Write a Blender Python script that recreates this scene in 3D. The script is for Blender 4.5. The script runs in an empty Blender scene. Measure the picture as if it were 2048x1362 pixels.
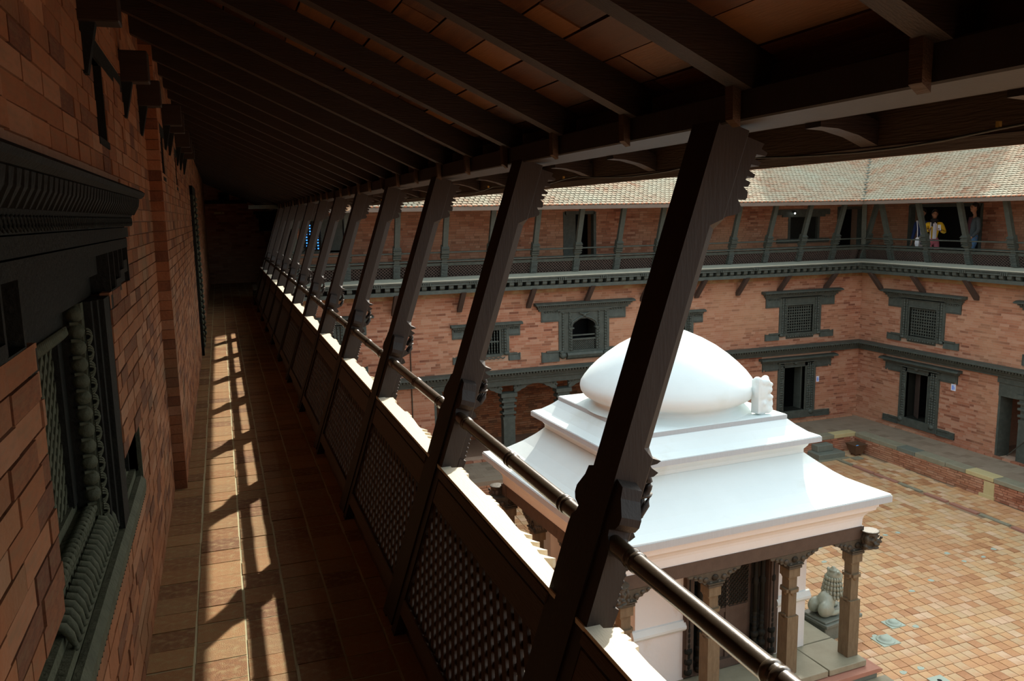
import bpy, bmesh, math, random
import numpy as np
from mathutils import Vector, Matrix
random.seed(7)
rng = np.random.RandomState(11)
SC = bpy.context.scene
COL = SC.collection
PI = math.pi
R = math.radians

# ------------------------------------------------------------ camera, world, sun, exposure
cam_d = bpy.data.cameras.new('camera')
cam_d.sensor_width = 36.0
cam_d.lens = 1610 / 2048 * 36.0
cam_d.clip_start = 0.05
cam_d.clip_end = 300
cam = bpy.data.objects.new('camera', cam_d)
COL.objects.link(cam)
def _camrot():
    f, W, H = 1610.0, 2048.0, 1362.0
    d = lambda px, py: Vector((px - W / 2, -(py - H / 2), -f)).normalized()
    Y = d(436, 440)
    q = d(1436, 440 - 18.1)
    Z = q.cross(Y).normalized()
    X = Y.cross(Z)
    return Matrix((X, Y, Z))            # rows: world axes seen in camera space = camera-to-world rotation
cam.matrix_world = Matrix.Translation((0, 0, 1.6)) @ _camrot().to_4x4()
SC.camera = cam

world = bpy.data.worlds.new('world')
SC.world = world
world.use_nodes = True
_n = world.node_tree.nodes
_bg = _n['Background']
_sky = _n.new('ShaderNodeTexSky')
_sky.sky_type = 'NISHITA'
_sky.sun_disc = False
_sky.sun_elevation = R(35.9)
_sky.sun_rotation = math.atan2(0.95, 1.0)
_sky.air_density = 1.0
_sky.dust_density = 6.0
_sky.ozone_density = 1.0
_mx = _n.new('ShaderNodeMix'); _mx.data_type = 'RGBA'
_mx.inputs[0].default_value = .80                                   # hazy white sky over the clear-sky model
_mx.inputs[7].default_value = (2.30, 2.68, 2.72, 1)
world.node_tree.links.new(_sky.outputs[0], _mx.inputs[6])
world.node_tree.links.new(_mx.outputs[2], _bg.inputs[0])
_bg.inputs[1].default_value = 0.70

SUN = Vector((0.95, 1.0, 1.0)).normalized()
sun_d = bpy.data.lights.new('sun', 'SUN')
sun_d.energy = 8.0
sun_d.angle = R(0.6)
sun_d.color = (1.0, 0.93, 0.80)
sun = bpy.data.objects.new('sun', sun_d)
COL.objects.link(sun)
sun.rotation_euler = SUN.to_track_quat('Z', 'Y').to_euler()

SC.view_settings.view_transform = 'Standard'
SC.view_settings.look = 'None'
SC.view_settings.exposure = 0.0
SC.view_settings.gamma = 1.0
SC.view_settings.use_curve_mapping = False
SC.cycles.max_bounces = 8
SC.cycles.diffuse_bounces = 6
SC.cycles.use_denoising = True

# ------------------------------------------------------------ materials
def mat(name, cols, rough=0.8, nscale=6.0, namt=0.35, bump=0.0, bscale=60.0, stretch=(1, 1, 1), use_tone=False,
        spec=0.3, metal=0.0, stain=None, coat=0.0, sharp=0.0, coord='Object'):
    """procedural material: cols = list of ramp colours picked by a per-piece tone and noise"""
    m = bpy.data.materials.new(name)
    m.use_nodes = True
    nt = m.node_tree
    N, L = nt.nodes, nt.links
    b = N['Principled BSDF']
    b.inputs['Roughness'].default_value = rough
    b.inputs['Specular IOR Level'].default_value = spec
    b.inputs['Metallic'].default_value = metal
    b.inputs['Coat Weight'].default_value = coat
    tc = N.new('ShaderNodeTexCoord')
    mp = N.new('ShaderNodeMapping')
    mp.inputs['Scale'].default_value = stretch
    L.new(tc.outputs[coord], mp.inputs[0])
    no = N.new('ShaderNodeTexNoise')
    no.inputs['Scale'].default_value = nscale
    no.inputs['Detail'].default_value = 6
    no.inputs['Roughness'].default_value = 0.6
    L.new(mp.outputs[0], no.inputs['Vector'])
    ramp = N.new('ShaderNodeValToRGB')
    el = ramp.color_ramp.elements
    n = len(cols)
    for i, c in enumerate(cols):
        p = i / max(1, n - 1)
        if i == 0: el[0].position = 0; el[0].color = (*c, 1)
        elif i == n - 1 and n > 1: el[len(el) - 1].position = 1; el[len(el) - 1].color = (*c, 1)
        else:
            e = el.new(p); e.color = (*c, 1)
    sub = N.new('ShaderNodeMath'); sub.operation = 'MULTIPLY_ADD'
    L.new(no.outputs['Fac'], sub.inputs[0])
    sub.inputs[1].default_value = namt * 2
    if use_tone:
        at = N.new('ShaderNodeAttribute'); at.attribute_name = 'tone'
        oi = N.new('ShaderNodeObjectInfo')
        ad = N.new('ShaderNodeMath'); ad.operation = 'ADD'
        L.new(at.outputs['Fac'], ad.inputs[0]); L.new(oi.outputs['Random'], ad.inputs[1])
        fr = N.new('ShaderNodeMath'); fr.operation = 'FRACT'
        L.new(ad.outputs[0], fr.inputs[0])
        # centre noise about 0
        ms = N.new('ShaderNodeMath'); ms.operation = 'MULTIPLY_ADD'
        L.new(fr.outputs[0], ms.inputs[0]); ms.inputs[1].default_value = 1.0; ms.inputs[2].default_value = -namt
        L.new(ms.outputs[0], sub.inputs[2])
    else:
        sub.inputs[2].default_value = 0.5 - namt
    L.new(sub.outputs[0], ramp.inputs[0])
    out = ramp.outputs[0]
    if stain is not None:
        scol, sscale, lo, hi = stain
        n2 = N.new('ShaderNodeTexNoise'); n2.inputs['Scale'].default_value = sscale
        n2.inputs['Detail'].default_value = 5
        L.new(tc.outputs['Object'], n2.inputs['Vector'])
        mr = N.new('ShaderNodeMapRange'); mr.inputs[1].default_value = lo; mr.inputs[2].default_value = hi
        L.new(n2.outputs['Fac'], mr.inputs[0])
        mx = N.new('ShaderNodeMix'); mx.data_type = 'RGBA'
        L.new(mr.outputs[0], mx.inputs[0]); L.new(out, mx.inputs[6]); mx.inputs[7].default_value = (*scol, 1)
        out = mx.outputs[2]
    L.new(out, b.inputs['Base Color'])
    if bump:
        n3 = N.new('ShaderNodeTexNoise'); n3.inputs['Scale'].default_value = bscale; n3.inputs['Detail'].default_value = 4
        L.new(mp.outputs[0], n3.inputs['Vector'])
        bp = N.new('ShaderNodeBump'); bp.inputs['Strength'].default_value = bump; bp.inputs['Distance'].default_value = 0.01
        L.new(n3.outputs['Fac'], bp.inputs['Height']); L.new(bp.outputs[0], b.inputs['Normal'])
    return m

M = {}
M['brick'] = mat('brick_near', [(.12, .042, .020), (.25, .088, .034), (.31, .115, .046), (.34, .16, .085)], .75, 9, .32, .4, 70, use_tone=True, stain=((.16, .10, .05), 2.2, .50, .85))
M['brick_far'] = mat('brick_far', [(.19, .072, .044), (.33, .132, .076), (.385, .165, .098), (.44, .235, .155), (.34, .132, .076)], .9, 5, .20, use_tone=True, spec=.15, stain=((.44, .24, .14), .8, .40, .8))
M['mortar'] = mat('mortar', [(.16, .09, .055), (.34, .20, .13)], .95, 30, .4, .3)
M['mortar_pale'] = mat('mortar_pale', [(.36, .215, .14), (.50, .345, .25)], .95, 12, .4)
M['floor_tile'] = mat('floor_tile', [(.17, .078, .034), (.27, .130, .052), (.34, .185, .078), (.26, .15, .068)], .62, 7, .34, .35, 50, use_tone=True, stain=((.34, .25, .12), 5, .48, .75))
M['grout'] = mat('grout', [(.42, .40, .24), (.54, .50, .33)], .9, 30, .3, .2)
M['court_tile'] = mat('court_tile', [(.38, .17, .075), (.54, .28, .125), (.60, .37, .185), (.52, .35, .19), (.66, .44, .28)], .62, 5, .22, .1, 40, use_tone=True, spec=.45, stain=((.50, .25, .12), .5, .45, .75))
M['court_joint'] = mat('court_joint', [(.24, .15, .09), (.32, .21, .13)], .9, 20, .3)
M['wood'] = mat('gallery_timber', [(.026, .011, .004), (.055, .026, .010), (.08, .040, .017)], .55, 5, .35, .25, 40, stretch=(6, .5, 6), spec=.4)
M['strut_wood'] = mat('strut_timber', [(.012, .007, .005), (.019, .0125, .009), (.032, .023, .017)], .6, 5, .4, .12, 50, stretch=(3, 3, .4), spec=.35)
M['wood_lattice'] = mat('lattice_timber', [(.035, .016, .006), (.07, .034, .014)], .6, 8, .4, .2)
M['plank'] = mat('ceiling_plank', [(.030, .008, .002), (.085, .027, .007), (.16, .060, .016), (.045, .013, .003)], .45, 5, .25, .15, 30, stretch=(9, .8, 9), use_tone=True, spec=.5)
M['rafter'] = mat('rafter_timber', [(.007, .003, .001), (.020, .009, .004), (.050, .026, .011)], .55, 4, .4, .2, 30, stretch=(.6, 8, 8), spec=.35)
M['sill'] = mat('sill_timber', [(.62, .54, .40), (.74, .67, .52)], .55, 6, .35, .1, 30, stretch=(8, 1, 8), spec=.4)
M['black_wood'] = mat('carved_black_timber', [(.006, .006, .005), (.013, .013, .010), (.022, .023, .017)], .65, 14, .4, .4, 70, spec=.15)
M['dusty_wood'] = mat('dusty_carved_timber', [(.022, .023, .014), (.07, .073, .045), (.12, .122, .078)], .75, 12, .4, .5, 60, spec=.2)
M['far_wood'] = mat('old_facade_timber', [(.024, .029, .023), (.056, .064, .052), (.115, .128, .105)], .65, 10, .4, .3, 60, spec=.45)
M['far_wood_brown'] = mat('old_brace_timber', [(.045, .030, .024), (.09, .06, .048)], .7, 10, .4)
M['far_ledge'] = mat('pale_ledge_timber', [(.30, .30, .24), (.44, .43, .34)], .7, 6, .4)
M['roof_tile'] = mat('clay_roof_tile', [(.28, .155, .095), (.34, .22, .145), (.36, .26, .175), (.31, .25, .175), (.39, .30, .21)], .85, 3, .25, use_tone=True, spec=.1, stain=((.335, .315, .235), .9, .40, .70))
M['tile_lip'] = mat('terracotta_lip', [(.40, .16, .085), (.50, .24, .14)], .85, 6, .3, use_tone=True)
M['plaster'] = mat('white_plaster', [(.58, .64, .635), (.655, .72, .715)], .65, 3, .35, .12, 12, stain=((.50, .52, .46), 1.6, .58, .85), spec=.3)
M['plaster_warm'] = mat('white_limewash', [(.60, .61, .60), (.69, .70, .69)], .8, 4, .35, .15, 20, stain=((.55, .46, .36), 2.2, .66, .85))
M['carved'] = mat('dark_carved_capital', [(.018, .015, .010), (.045, .038, .026), (.085, .075, .052)], .6, 16, .4, .5, 60, spec=.4)
M['cement'] = mat('stained_cement_edge', [(.33, .35, .36), (.44, .46, .47)], .8, 10, .4, stretch=(6, 6, .6), spec=.2)
M['pav_wood'] = mat('pavilion_timber', [(.045, .030, .022), (.10, .070, .052)], .7, 8, .4, .3, 50)
M['pillar_wood'] = mat('weathered_pillar_timber', [(.06, .042, .022), (.14, .105, .062), (.22, .175, .11)], .8, 8, .4, .4, 60, stretch=(3, 3, .8))
M['stone'] = mat('worn_stone', [(.15, .135, .085), (.24, .22, .15), (.32, .30, .215)], .6, 5, .4, .4, 30, spec=.5)
M['stone_dark'] = mat('dark_stone', [(.10, .115, .095), (.20, .215, .175)], .45, 8, .4, .4, 40, spec=.5)
M['stone_yellow'] = mat('yellow_stone', [(.42, .33, .14), (.55, .46, .26)], .8, 8, .4)
M['stone_red'] = mat('red_step', [(.30, .13, .09), (.42, .20, .14)], .6, 8, .4)
M['paver'] = mat('walkway_paver', [(.20, .145, .10), (.27, .205, .145), (.24, .18, .125)], .8, 4, .25, .2, 30, use_tone=True)
M['patch'] = mat('pale_green_stone', [(.34, .40, .33), (.44, .50, .42)], .7, 14, .3)
M['rail'] = mat('polished_rail', [(.028, .018, .010), (.06, .042, .024)], .28, 12, .4, .1, 30, spec=.7, coat=.3)
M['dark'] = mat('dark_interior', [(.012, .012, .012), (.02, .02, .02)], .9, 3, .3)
M['cable'] = mat('cable_sheath', [(.025, .022, .014), (.045, .04, .026)], .6)
M['valley'] = mat('dark_valley_tile', [(.07, .075, .06), (.13, .14, .11)], .9, 8, .4, spec=.1)
M['brass'] = mat('brass_clip', [(.55, .35, .08), (.7, .45, .12)], .4, metal=.8)
M['fascia'] = mat('fascia_board', [(.08, .055, .04), (.14, .10, .075), (.21, .165, .13)], .7, 5, .4, .2, 30, stretch=(6, .6, 6))
M['drain_blue'] = mat('blue_notice', [(.20, .30, .75), (.25, .38, .85)], .5)
M['paper'] = mat('notice_paper', [(.62, .66, .80), (.72, .75, .86)], .6)
M['label'] = mat('yellow_label', [(.50, .42, .16), (.60, .52, .24)], .6)
M['pot'] = mat('rusty_metal', [(.07, .04, .022), (.14, .07, .04)], .6, 9, .4, .3)
M['plastic_blue'] = mat('blue_plastic', [(.10, .35, .75), (.15, .45, .85)], .3)
M['skin'] = mat('skin', [(.28, .14, .085), (.34, .18, .11)], .5)
M['hair'] = mat('hair', [(.01, .008, .007), (.02, .016, .013)], .4)
M['yellow'] = mat('yellow_knit', [(.72, .42, .02), (.82, .50, .03)], .9)
M['white_cloth'] = mat('white_cloth', [(.66, .64, .66), (.76, .74, .76)], .9)
M['pink'] = mat('rose_trousers', [(.42, .11, .13), (.52, .15, .17)], .9)
M['navy'] = mat('navy_jacket', [(.012, .022, .075), (.02, .035, .12)], .8)
M['jeans'] = mat('blue_jeans', [(.06, .13, .24), (.10, .20, .34)], .9)
M['grey_jacket'] = mat('grey_jacket', [(.045, .055, .06), (.08, .095, .10)], .8)
M['maroon'] = mat('maroon_shirt', [(.06, .02, .025), (.09, .03, .035)], .9)
M['black_cloth'] = mat('black_cloth', [(.012, .012, .014), (.022, .022, .026)], .8)
M['bulb'] = mat('frosted_glass', [(.75, .72, .62), (.82, .78, .68)], .3)
M['lion'] = mat('lion_stone', [(.24, .26, .20), (.36, .38, .30)], .35, 7, .4, .3, 40, spec=.6)
def _lit():
    m = bpy.data.materials.new('window_glow'); m.use_nodes = True
    b = m.node_tree.nodes['Principled BSDF']
    b.inputs['Base Color'].default_value = (.05, .2, .6, 1)
    b.inputs['Emission Color'].default_value = (.06, .36, 1.0, 1)
    b.inputs['Emission Strength'].default_value = 1.6  # blue emission stands in for daylight behind the screen
    return m
M['daylight_glow'] = _lit()

# ------------------------------------------------------------ object helpers
def setp(o, label=None, cat=None, group=None, kind=None):
    if label: o['label'] = label
    if cat: o['category'] = cat
    if group: o['group'] = group
    if kind: o['kind'] = kind
    return o

def empty(name, loc=(0, 0, 0), parent=None, mw=None, **kw):
    o = bpy.data.objects.new(name, None)
    COL.objects.link(o)
    o.empty_display_size = .1
    if parent: o.parent = parent
    if mw is not None: o.matrix_world = mw
    else: o.location = loc
    return setp(o, **kw)

def link(name, me, parent=None, loc=None, **kw):
    o = bpy.data.objects.new(name, me)
    COL.objects.link(o)
    if parent: o.parent = parent
    if loc is not None: o.location = loc
    return setp(o, **kw)

BOXF = np.array([[0, 3, 2, 1], [4, 5, 6, 7], [0, 1, 5, 4], [1, 2, 6, 5], [2, 3, 7, 6], [3, 0, 4, 7]])
BOXC = np.array([[-1, -1, -1], [1, -1, -1], [1, 1, -1], [-1, 1, -1], [-1, -1, 1], [1, -1, 1], [1, 1, 1], [-1, 1, 1]], float) * .5

class MB:
    """collects shapes and links them as one mesh object"""
    def __init__(s):
        s.v = []; s.f = []; s.t = []; s.n = 0; s.smooth = []
    def add(s, verts, faces, tone=0.0, smooth=False):
        o = s.n
        s.v.extend([tuple(map(float, p)) for p in verts]); s.n += len(verts)
        for f in faces:
            s.f.append([o + i for i in f]); s.t.append(tone); s.smooth.append(smooth)
        return s
    def box(s, c, size, rot=None, tone=0.0):
        P = BOXC * np.array(size, float)
        if rot is not None: P = P @ np.array(rot.to_3x3()).T
        P = P + np.array(c, float)
        return s.add(P, BOXF.tolist(), tone)
    def span(s, a, b, tone=0.0):
        a = np.minimum(a, b).astype(float) if False else np.array(a, float); b = np.array(b, float)
        lo = np.minimum(a, b); hi = np.maximum(a, b)
        return s.box((lo + hi) / 2, hi - lo, tone=tone)
    def hexa(s, eight, tone=0.0):
        return s.add(eight, BOXF.tolist(), tone)
    def prism(s, pts, ax, d0, d1, tone=0.0, fn=None):
        """pts 2D polygon, extruded along axis index ax from d0 to d1; fn maps (a,b,d)->xyz if given"""
        n = len(pts)
        out = []
        for d in (d0, d1):
            for (a, b) in pts:
                if fn: out.append(fn(a, b, d))
                elif ax == 0: out.append((d, a, b))
                elif ax == 1: out.append((a, d, b))
                else: out.append((a, b, d))
        area = sum(pts[i][0] * pts[(i + 1) % n][1] - pts[(i + 1) % n][0] * pts[i][1] for i in range(n))
        F = [list(range(n))[::-1], list(range(n, 2 * n))] + [[i, (i + 1) % n, n + (i + 1) % n, n + i] for i in range(n)]
        return s.add(out, F, tone)
    def lathe(s, prof, seg=16, c=(0, 0, 0), axis='Z', tone=0.0, smooth=True, rot=None):
        V = []; F = []
        for (r, z) in prof:
            for k in range(seg):
                a = 2 * PI * k / seg
                V.append((r * math.cos(a), r * math.sin(a), z))
        m = len(prof)
        for i in range(m - 1):
            for k in range(seg):
                k2 = (k + 1) % seg
                F.append([i * seg + k, i * seg + k2, (i + 1) * seg + k2, (i + 1) * seg + k])
        V = np.array(V, float)
        if rot is not None: V = V @ np.array(rot.to_3x3()).T
        V = V + np.array(c, float)
        s.add(V, F, tone, smooth)
        s.add([V[k] for k in range(seg)], [list(range(seg))[::-1]], tone)
        s.add([V[(m - 1) * seg + k] for k in range(seg)], [list(range(seg))], tone)
        return s
    def tube(s, pts, r, seg=8, tone=0.0, smooth=True):
        pts = [Vector(p) for p in pts]
        rr = r if isinstance(r, (list, tuple)) else [r] * len(pts)
        V = []; F = []
        up = Vector((0, 0, 1))
        for i, p in enumerate(pts):
            t = (pts[min(i + 1, len(pts) - 1)] - pts[max(i - 1, 0)]).normalized()
            a = t.cross(up)
            if a.length < 1e-3: a = t.cross(Vector((1, 0, 0)))
            a.normalize(); b = t.cross(a)
            for k in range(seg):
                q = 2 * PI * k / seg
                V.append(p + (a * math.cos(q) + b * math.sin(q)) * rr[i])
        for i in range(len(pts) - 1):
            for k in range(seg):
                k2 = (k + 1) % seg
                F.append([i * seg + k, i * seg + k2, (i + 1) * seg + k2, (i + 1) * seg + k])
        s.add(V, F, tone, smooth)
        s.add([V[k] for k in range(seg)], [list(range(seg))[::-1]], tone)
        s.add([V[-seg + k] for k in range(seg)], [list(range(seg))], tone)
        return s
    def ball(s, c, r, seg=10, ring=6, tone=0.0):
        r = (r, r, r) if not isinstance(r, (tuple, list)) else r
        V = []; F = []
        for i in range(ring + 1):
            th = PI * i / ring
            for k in range(seg):
                a = 2 * PI * k / seg
                V.append((c[0] + r[0] * math.sin(th) * math.cos(a), c[1] + r[1] * math.sin(th) * math.sin(a), c[2] - r[2] * math.cos(th)))
        for i in range(ring):
            for k in range(seg):
                k2 = (k + 1) % seg
                F.append([i * seg + k, i * seg + k2, (i + 1) * seg + k2, (i + 1) * seg + k])
        return s.add(V, F, tone, True)
    def loft(s, rings, tone=0.0, smooth=False, cap=True):
        """rings: lists of equal length of xyz"""
        n = len(rings[0]); V = [p for r_ in rings for p in r_]; F = []
        for i in range(len(rings) - 1):
            for k in range(n):
                k2 = (k + 1) % n
                F.append([i * n + k, i * n + k2, (i + 1) * n + k2, (i + 1) * n + k])
        s.add(V, F, tone, smooth)
        if cap:
            s.add(rings[0], [list(range(n))[::-1]], tone); s.add(rings[-1], [list(range(n))], tone)
        return s
    def mesh(s, name, m):
        me = bpy.data.meshes.new(name)
        me.from_pydata(s.v, [], s.f)
        if any(s.t):
            at = me.attributes.new('tone', 'FLOAT', 'FACE')
            at.data.foreach_set('value', s.t)
        if any(s.smooth):
            me.polygons.foreach_set('use_smooth', s.smooth)
        if m is not None: me.materials.append(m)
        me.update()
        return me
    def build(s, name, m, parent=None, loc=None, fix=True, **kw):
        me = s.mesh(name, m)
        if fix:
            bm = bmesh.new(); bm.from_mesh(me)
            bmesh.ops.recalc_face_normals(bm, faces=bm.faces)
            bm.to_mesh(me); bm.free()
        return link(name, me, parent, loc, **kw)

def boxes_mesh(name, C, S, m, tones=None, drop=None, M3=None):
    """many boxes in one mesh, fast; C,S (n,3) ; drop: face index not built ; M3: fn on points"""
    C = np.asarray(C, float); S = np.asarray(S, float); n = len(C)
    V = (BOXC[None] * S[:, None, :] + C[:, None, :]).reshape(-1, 3)
    if M3 is not None: V = M3(V)
    Fi = BOXF if drop is None else np.array([f for i, f in enumerate(BOXF) if i != drop])
    F = (Fi[None] + (np.arange(n) * 8)[:, None, None]).reshape(-1, 4)
    me = bpy.data.meshes.new(name)
    me.vertices.add(len(V)); me.vertices.foreach_set('co', V.ravel())
    me.loops.add(F.size); me.loops.foreach_set('vertex_index', F.ravel().astype(np.int32))
    me.polygons.add(len(F)); me.polygons.foreach_set('loop_start', np.arange(0, F.size, 4).astype(np.int32))
    me.update(calc_edges=True)
    at = me.attributes.new('tone', 'FLOAT', 'FACE')
    t = rng.rand(n) if tones is None else tones
    at.data.foreach_set('value', np.repeat(t, len(Fi)).astype(np.float32))
    me.materials.append(m)
    me.validate()
    me.polygons.foreach_set('use_smooth', np.zeros(len(me.polygons), bool))
    return me

def add_bevel(o, w, seg=1):
    b = o.modifiers.new('bevel', 'BEVEL'); b.width = w; b.segments = seg; b.limit_method = 'ANGLE'; b.angle_limit = R(40)
    return o

def blob(name, m, balls, parent=None, voxel=.02, smooth=4, extra=None, **kw):
    """one continuous carved body from overlapping ellipsoids"""
    mb = MB()
    for c, r in balls: mb.ball(c, r, 12, 8)
    if extra: extra(mb)
    o = mb.build(name, m, parent, **kw)
    r_ = o.modifiers.new('remesh', 'REMESH'); r_.mode = 'VOXEL'; r_.voxel_size = voxel; r_.use_smooth_shade = True
    if smooth:
        sm = o.modifiers.new('smooth', 'SMOOTH'); sm.iterations = smooth; sm.factor = .5
    return o

ORD = ['first', 'second', 'third', 'fourth', 'fifth', 'sixth', 'seventh', 'eighth', 'ninth', 'tenth', 'eleventh', 'twelfth', 'thirteenth', 'fourteenth', 'fifteenth', 'sixteenth', 'seventeenth', 'eighteenth', 'nineteenth', 'twentieth']

def brick_spans(u0, u1, z0, z1, course, blen, gap, holes, jitter=.03):
    """brick rectangles (u0,u1,z0,z1) in running bond, cut round rectangular holes"""
    out = []
    nz = int(math.ceil((z1 - z0) / course - 1e-6))
    for j in range(nz):
        za = z0 + j * course; zb = min(za + course - gap, z1)
        if zb - za < .012: continue
        u = u0 - random.random() * blen * .9
        zc = (za + zb) / 2
        hs = [(h[0], h[1]) for h in holes if h[2] < zc < h[3]]
        while u < u1:
            L = blen * (1 + random.uniform(-jitter, jitter)) * (.5 if random.random() < .22 else 1)
            a, b = max(u, u0), min(u + L - gap, u1)
            segs = [(a, b)]
            for (h0, h1) in hs:
                ns = []
                for (p, q) in segs:
                    if h1 <= p or h0 >= q: ns.append((p, q)); continue
                    if p < h0: ns.append((p, h0))
                    if q > h1: ns.append((h1, q))
                segs = ns
            for (p, q) in segs:
                if q - p > .02: out.append((p, q, za, zb))
            u += L
    return out
# ------------------------------------------------------------ near gallery: floor
NEAR_BRICKS = 300
Y0, Y1 = -8.0, 21.8
fl = MB()
fl.span((-.75, Y0, -.20), (.66, Y1, -.0035))
fl.span((.66, 16.95, -.20), (1.56, Y1, -.0035))
floor = fl.build('floor', M['grout'], kind='structure', label='brown clay tile floor of the shaded gallery walkway')
xj = [-.38, -.192, -.008, .158, .332, .50, .66]
tiles = []
y = Y0
while y < Y1 - .02:
    for i in range(6):
        off = (.0, .012, -.02, .02, .0, .03)[i]
        tiles.append((xj[i] + .0045 + random.uniform(-.002, .002), xj[i + 1] - .0045 + random.uniform(-.002, .002), y + off + .003 + random.uniform(-.003, .003), y + off + .147))
    y += .15
for yy in np.arange(17.0, 21.7, .15):
    for i in range(5):
        tiles.append((.664 + .178 * i, .664 + .178 * (i + 1) - .007, yy + .003, yy + .147))
def _fd(t): return 0 if (t[2] > 2.3) else 100
tiles.sort(key=lambda t: _fd(t) + math.hypot((t[0] + t[1]) / 2, (t[2] + t[3]) / 2))
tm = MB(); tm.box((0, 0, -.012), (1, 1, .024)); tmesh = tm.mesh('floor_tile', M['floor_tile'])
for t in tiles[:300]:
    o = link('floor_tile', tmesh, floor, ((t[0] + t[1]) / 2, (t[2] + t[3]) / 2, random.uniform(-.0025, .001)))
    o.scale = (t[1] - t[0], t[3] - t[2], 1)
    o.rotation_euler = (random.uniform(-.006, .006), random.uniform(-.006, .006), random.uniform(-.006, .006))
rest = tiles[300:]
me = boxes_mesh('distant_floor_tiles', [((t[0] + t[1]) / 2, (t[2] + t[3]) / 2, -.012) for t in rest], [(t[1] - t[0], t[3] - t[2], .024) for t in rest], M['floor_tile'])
link('distant_floor_tiles', me, floor, kind='stuff')

# ------------------------------------------------------------ near gallery: brick wall on the left
XA, XB, YS = -.355, -.29, 5.10
winC = 2.375
w = MB()
def wall_with_holes(mb, x0, x1, u0, u1, z0, z1, holes):
    us = sorted(set([u0, u1] + [h[i] for h in holes for i in (0, 1) if u0 < h[i] < u1]))
    for a, b in zip(us[:-1], us[1:]):
        zz = sorted([(h[2], h[3]) for h in holes if h[0] <= a + 1e-6 and h[1] >= b - 1e-6])
        z = z0
        for (p, q) in zz:
            if p > z: mb.span((x0, a, z), (x1, b, p))
            z = max(z, q)
        if z < z1: mb.span((x0, a, z), (x1, b, z1))
slitA = (3.06, 3.32, 1.88, 2.15)
slitB = [(5.30, 5.56, 1.86, 2.11), (7.0, 7.25, 1.86, 2.11)]
holesA = [(1.80, 2.95, .52, 1.75), (2.95, 3.42, .54, .80), (1.33, 1.80, .54, .80), (2.95, 3.58, 1.36, 1.75), (1.17, 1.80, 1.36, 1.75), slitA]
wall_with_holes(w, -.80, XA - .006, Y0, YS, -.2, 2.75, holesA)
wall_with_holes(w, -.80, XB - .006, YS, Y1, -.2, 2.75, slitB + [(10.15, 11.45, 0.02, 2.0)])
w.span((-.86, Y0, -.2), (-.80, Y1, 2.75))
wall_left = w.build('wall_left', M['mortar'], kind='structure', label='long red brick wall of the gallery')
cut = [h for h in holesA] + [(3.04, 3.95, 2.15, 2.215)]
bricks = [(XA, *b) for b in brick_spans(-3.0, YS, 0.0, 2.72, .0572, .212, .005, cut)]
cutB = slitB + [(5.28, 6.2, 2.11, 2.17), (6.98, 7.9, 2.11, 2.17), (10.15, 11.45, 0.02, 2.0)]
bricks += [(XB, *b) for b in brick_spans(YS, Y1, 0.0, 2.72, .0572, .212, .005, cutB)]
def _bd(b):
    yc = (b[1] + b[2]) / 2; zc = (b[3] + b[4]) / 2
    vis = (yc > 2.35 and zc > .2) or (yc > 1.45 and 0.6 < zc < 2.0)
    lo = 1.6 - .62 * yc
    vis = vis and zc > lo - .1 and zc < 1.6 + .32 * yc
    return (0 if vis else 50) + yc
bricks.sort(key=_bd)
bms = []
for k in range(5):
    bb = MB(); j = lambda: random.uniform(-.04, .04)
    bb.box((0, 0, 0), (1, 1, 1))
    vs = [(v[0], v[1] * (1 + j() * .3), v[2] * (1 + j())) for v in bb.v]; bb.v = vs
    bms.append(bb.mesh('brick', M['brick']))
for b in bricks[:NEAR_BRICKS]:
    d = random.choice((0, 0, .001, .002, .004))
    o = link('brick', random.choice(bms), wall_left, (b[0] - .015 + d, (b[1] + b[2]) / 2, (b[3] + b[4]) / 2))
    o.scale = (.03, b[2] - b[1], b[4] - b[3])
    o.rotation_euler = (random.uniform(-.006, .006), 0, random.uniform(-.012, .012))
rest = bricks[NEAR_BRICKS:]
jit = rng.rand(len(rest)) * .003
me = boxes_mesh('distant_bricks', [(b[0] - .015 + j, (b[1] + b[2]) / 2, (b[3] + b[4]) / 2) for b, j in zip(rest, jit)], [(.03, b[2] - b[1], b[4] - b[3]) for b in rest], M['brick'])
link('distant_bricks', me, wall_left, kind='stuff')
# the step where the wall comes forward: bricks on its narrow face
c, s_ = [], []
for j in range(47):
    z = j * .0572
    off = .025 if j % 2 else 0
    c.append(((XA + XB) / 2, YS - .006, z + .026)); s_.append((abs(XB - XA) + .01, .03, .0545))
me = boxes_mesh('step_bricks', c, s_, M['brick']); link('step_bricks', me, wall_left, kind='stuff')

# air slits with their timber frames
sl = MB()
for (hx, h, L) in [(XA, slitA, .90)] + [(XB, q, .85) for q in slitB]:
    sl.span((hx - .10, h[0] - .02, h[3]), (hx + .003, h[0] - .02 + L, h[3] + .062))
    sl.span((hx - .10, h[0], h[2] - .02), (hx + .004, h[1] + .01, h[2] + .004))
    sl.span((hx - .10, h[1] - .012, h[2]), (hx - .002, h[1], h[3]))
    sl.span((hx - .10, h[0], h[2]), (hx - .002, h[0] + .012, h[3]))
sl.build('slit_frame', M['black_wood'], wall_left, label='thin dark timber frames of the air slits')
bk = MB()
for (hx, h) in [(XA, slitA)] + [(XB, q) for q in slitB]:
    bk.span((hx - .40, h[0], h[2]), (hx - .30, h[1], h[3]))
bk.build('slit_back', M['dark'], wall_left)

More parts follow.
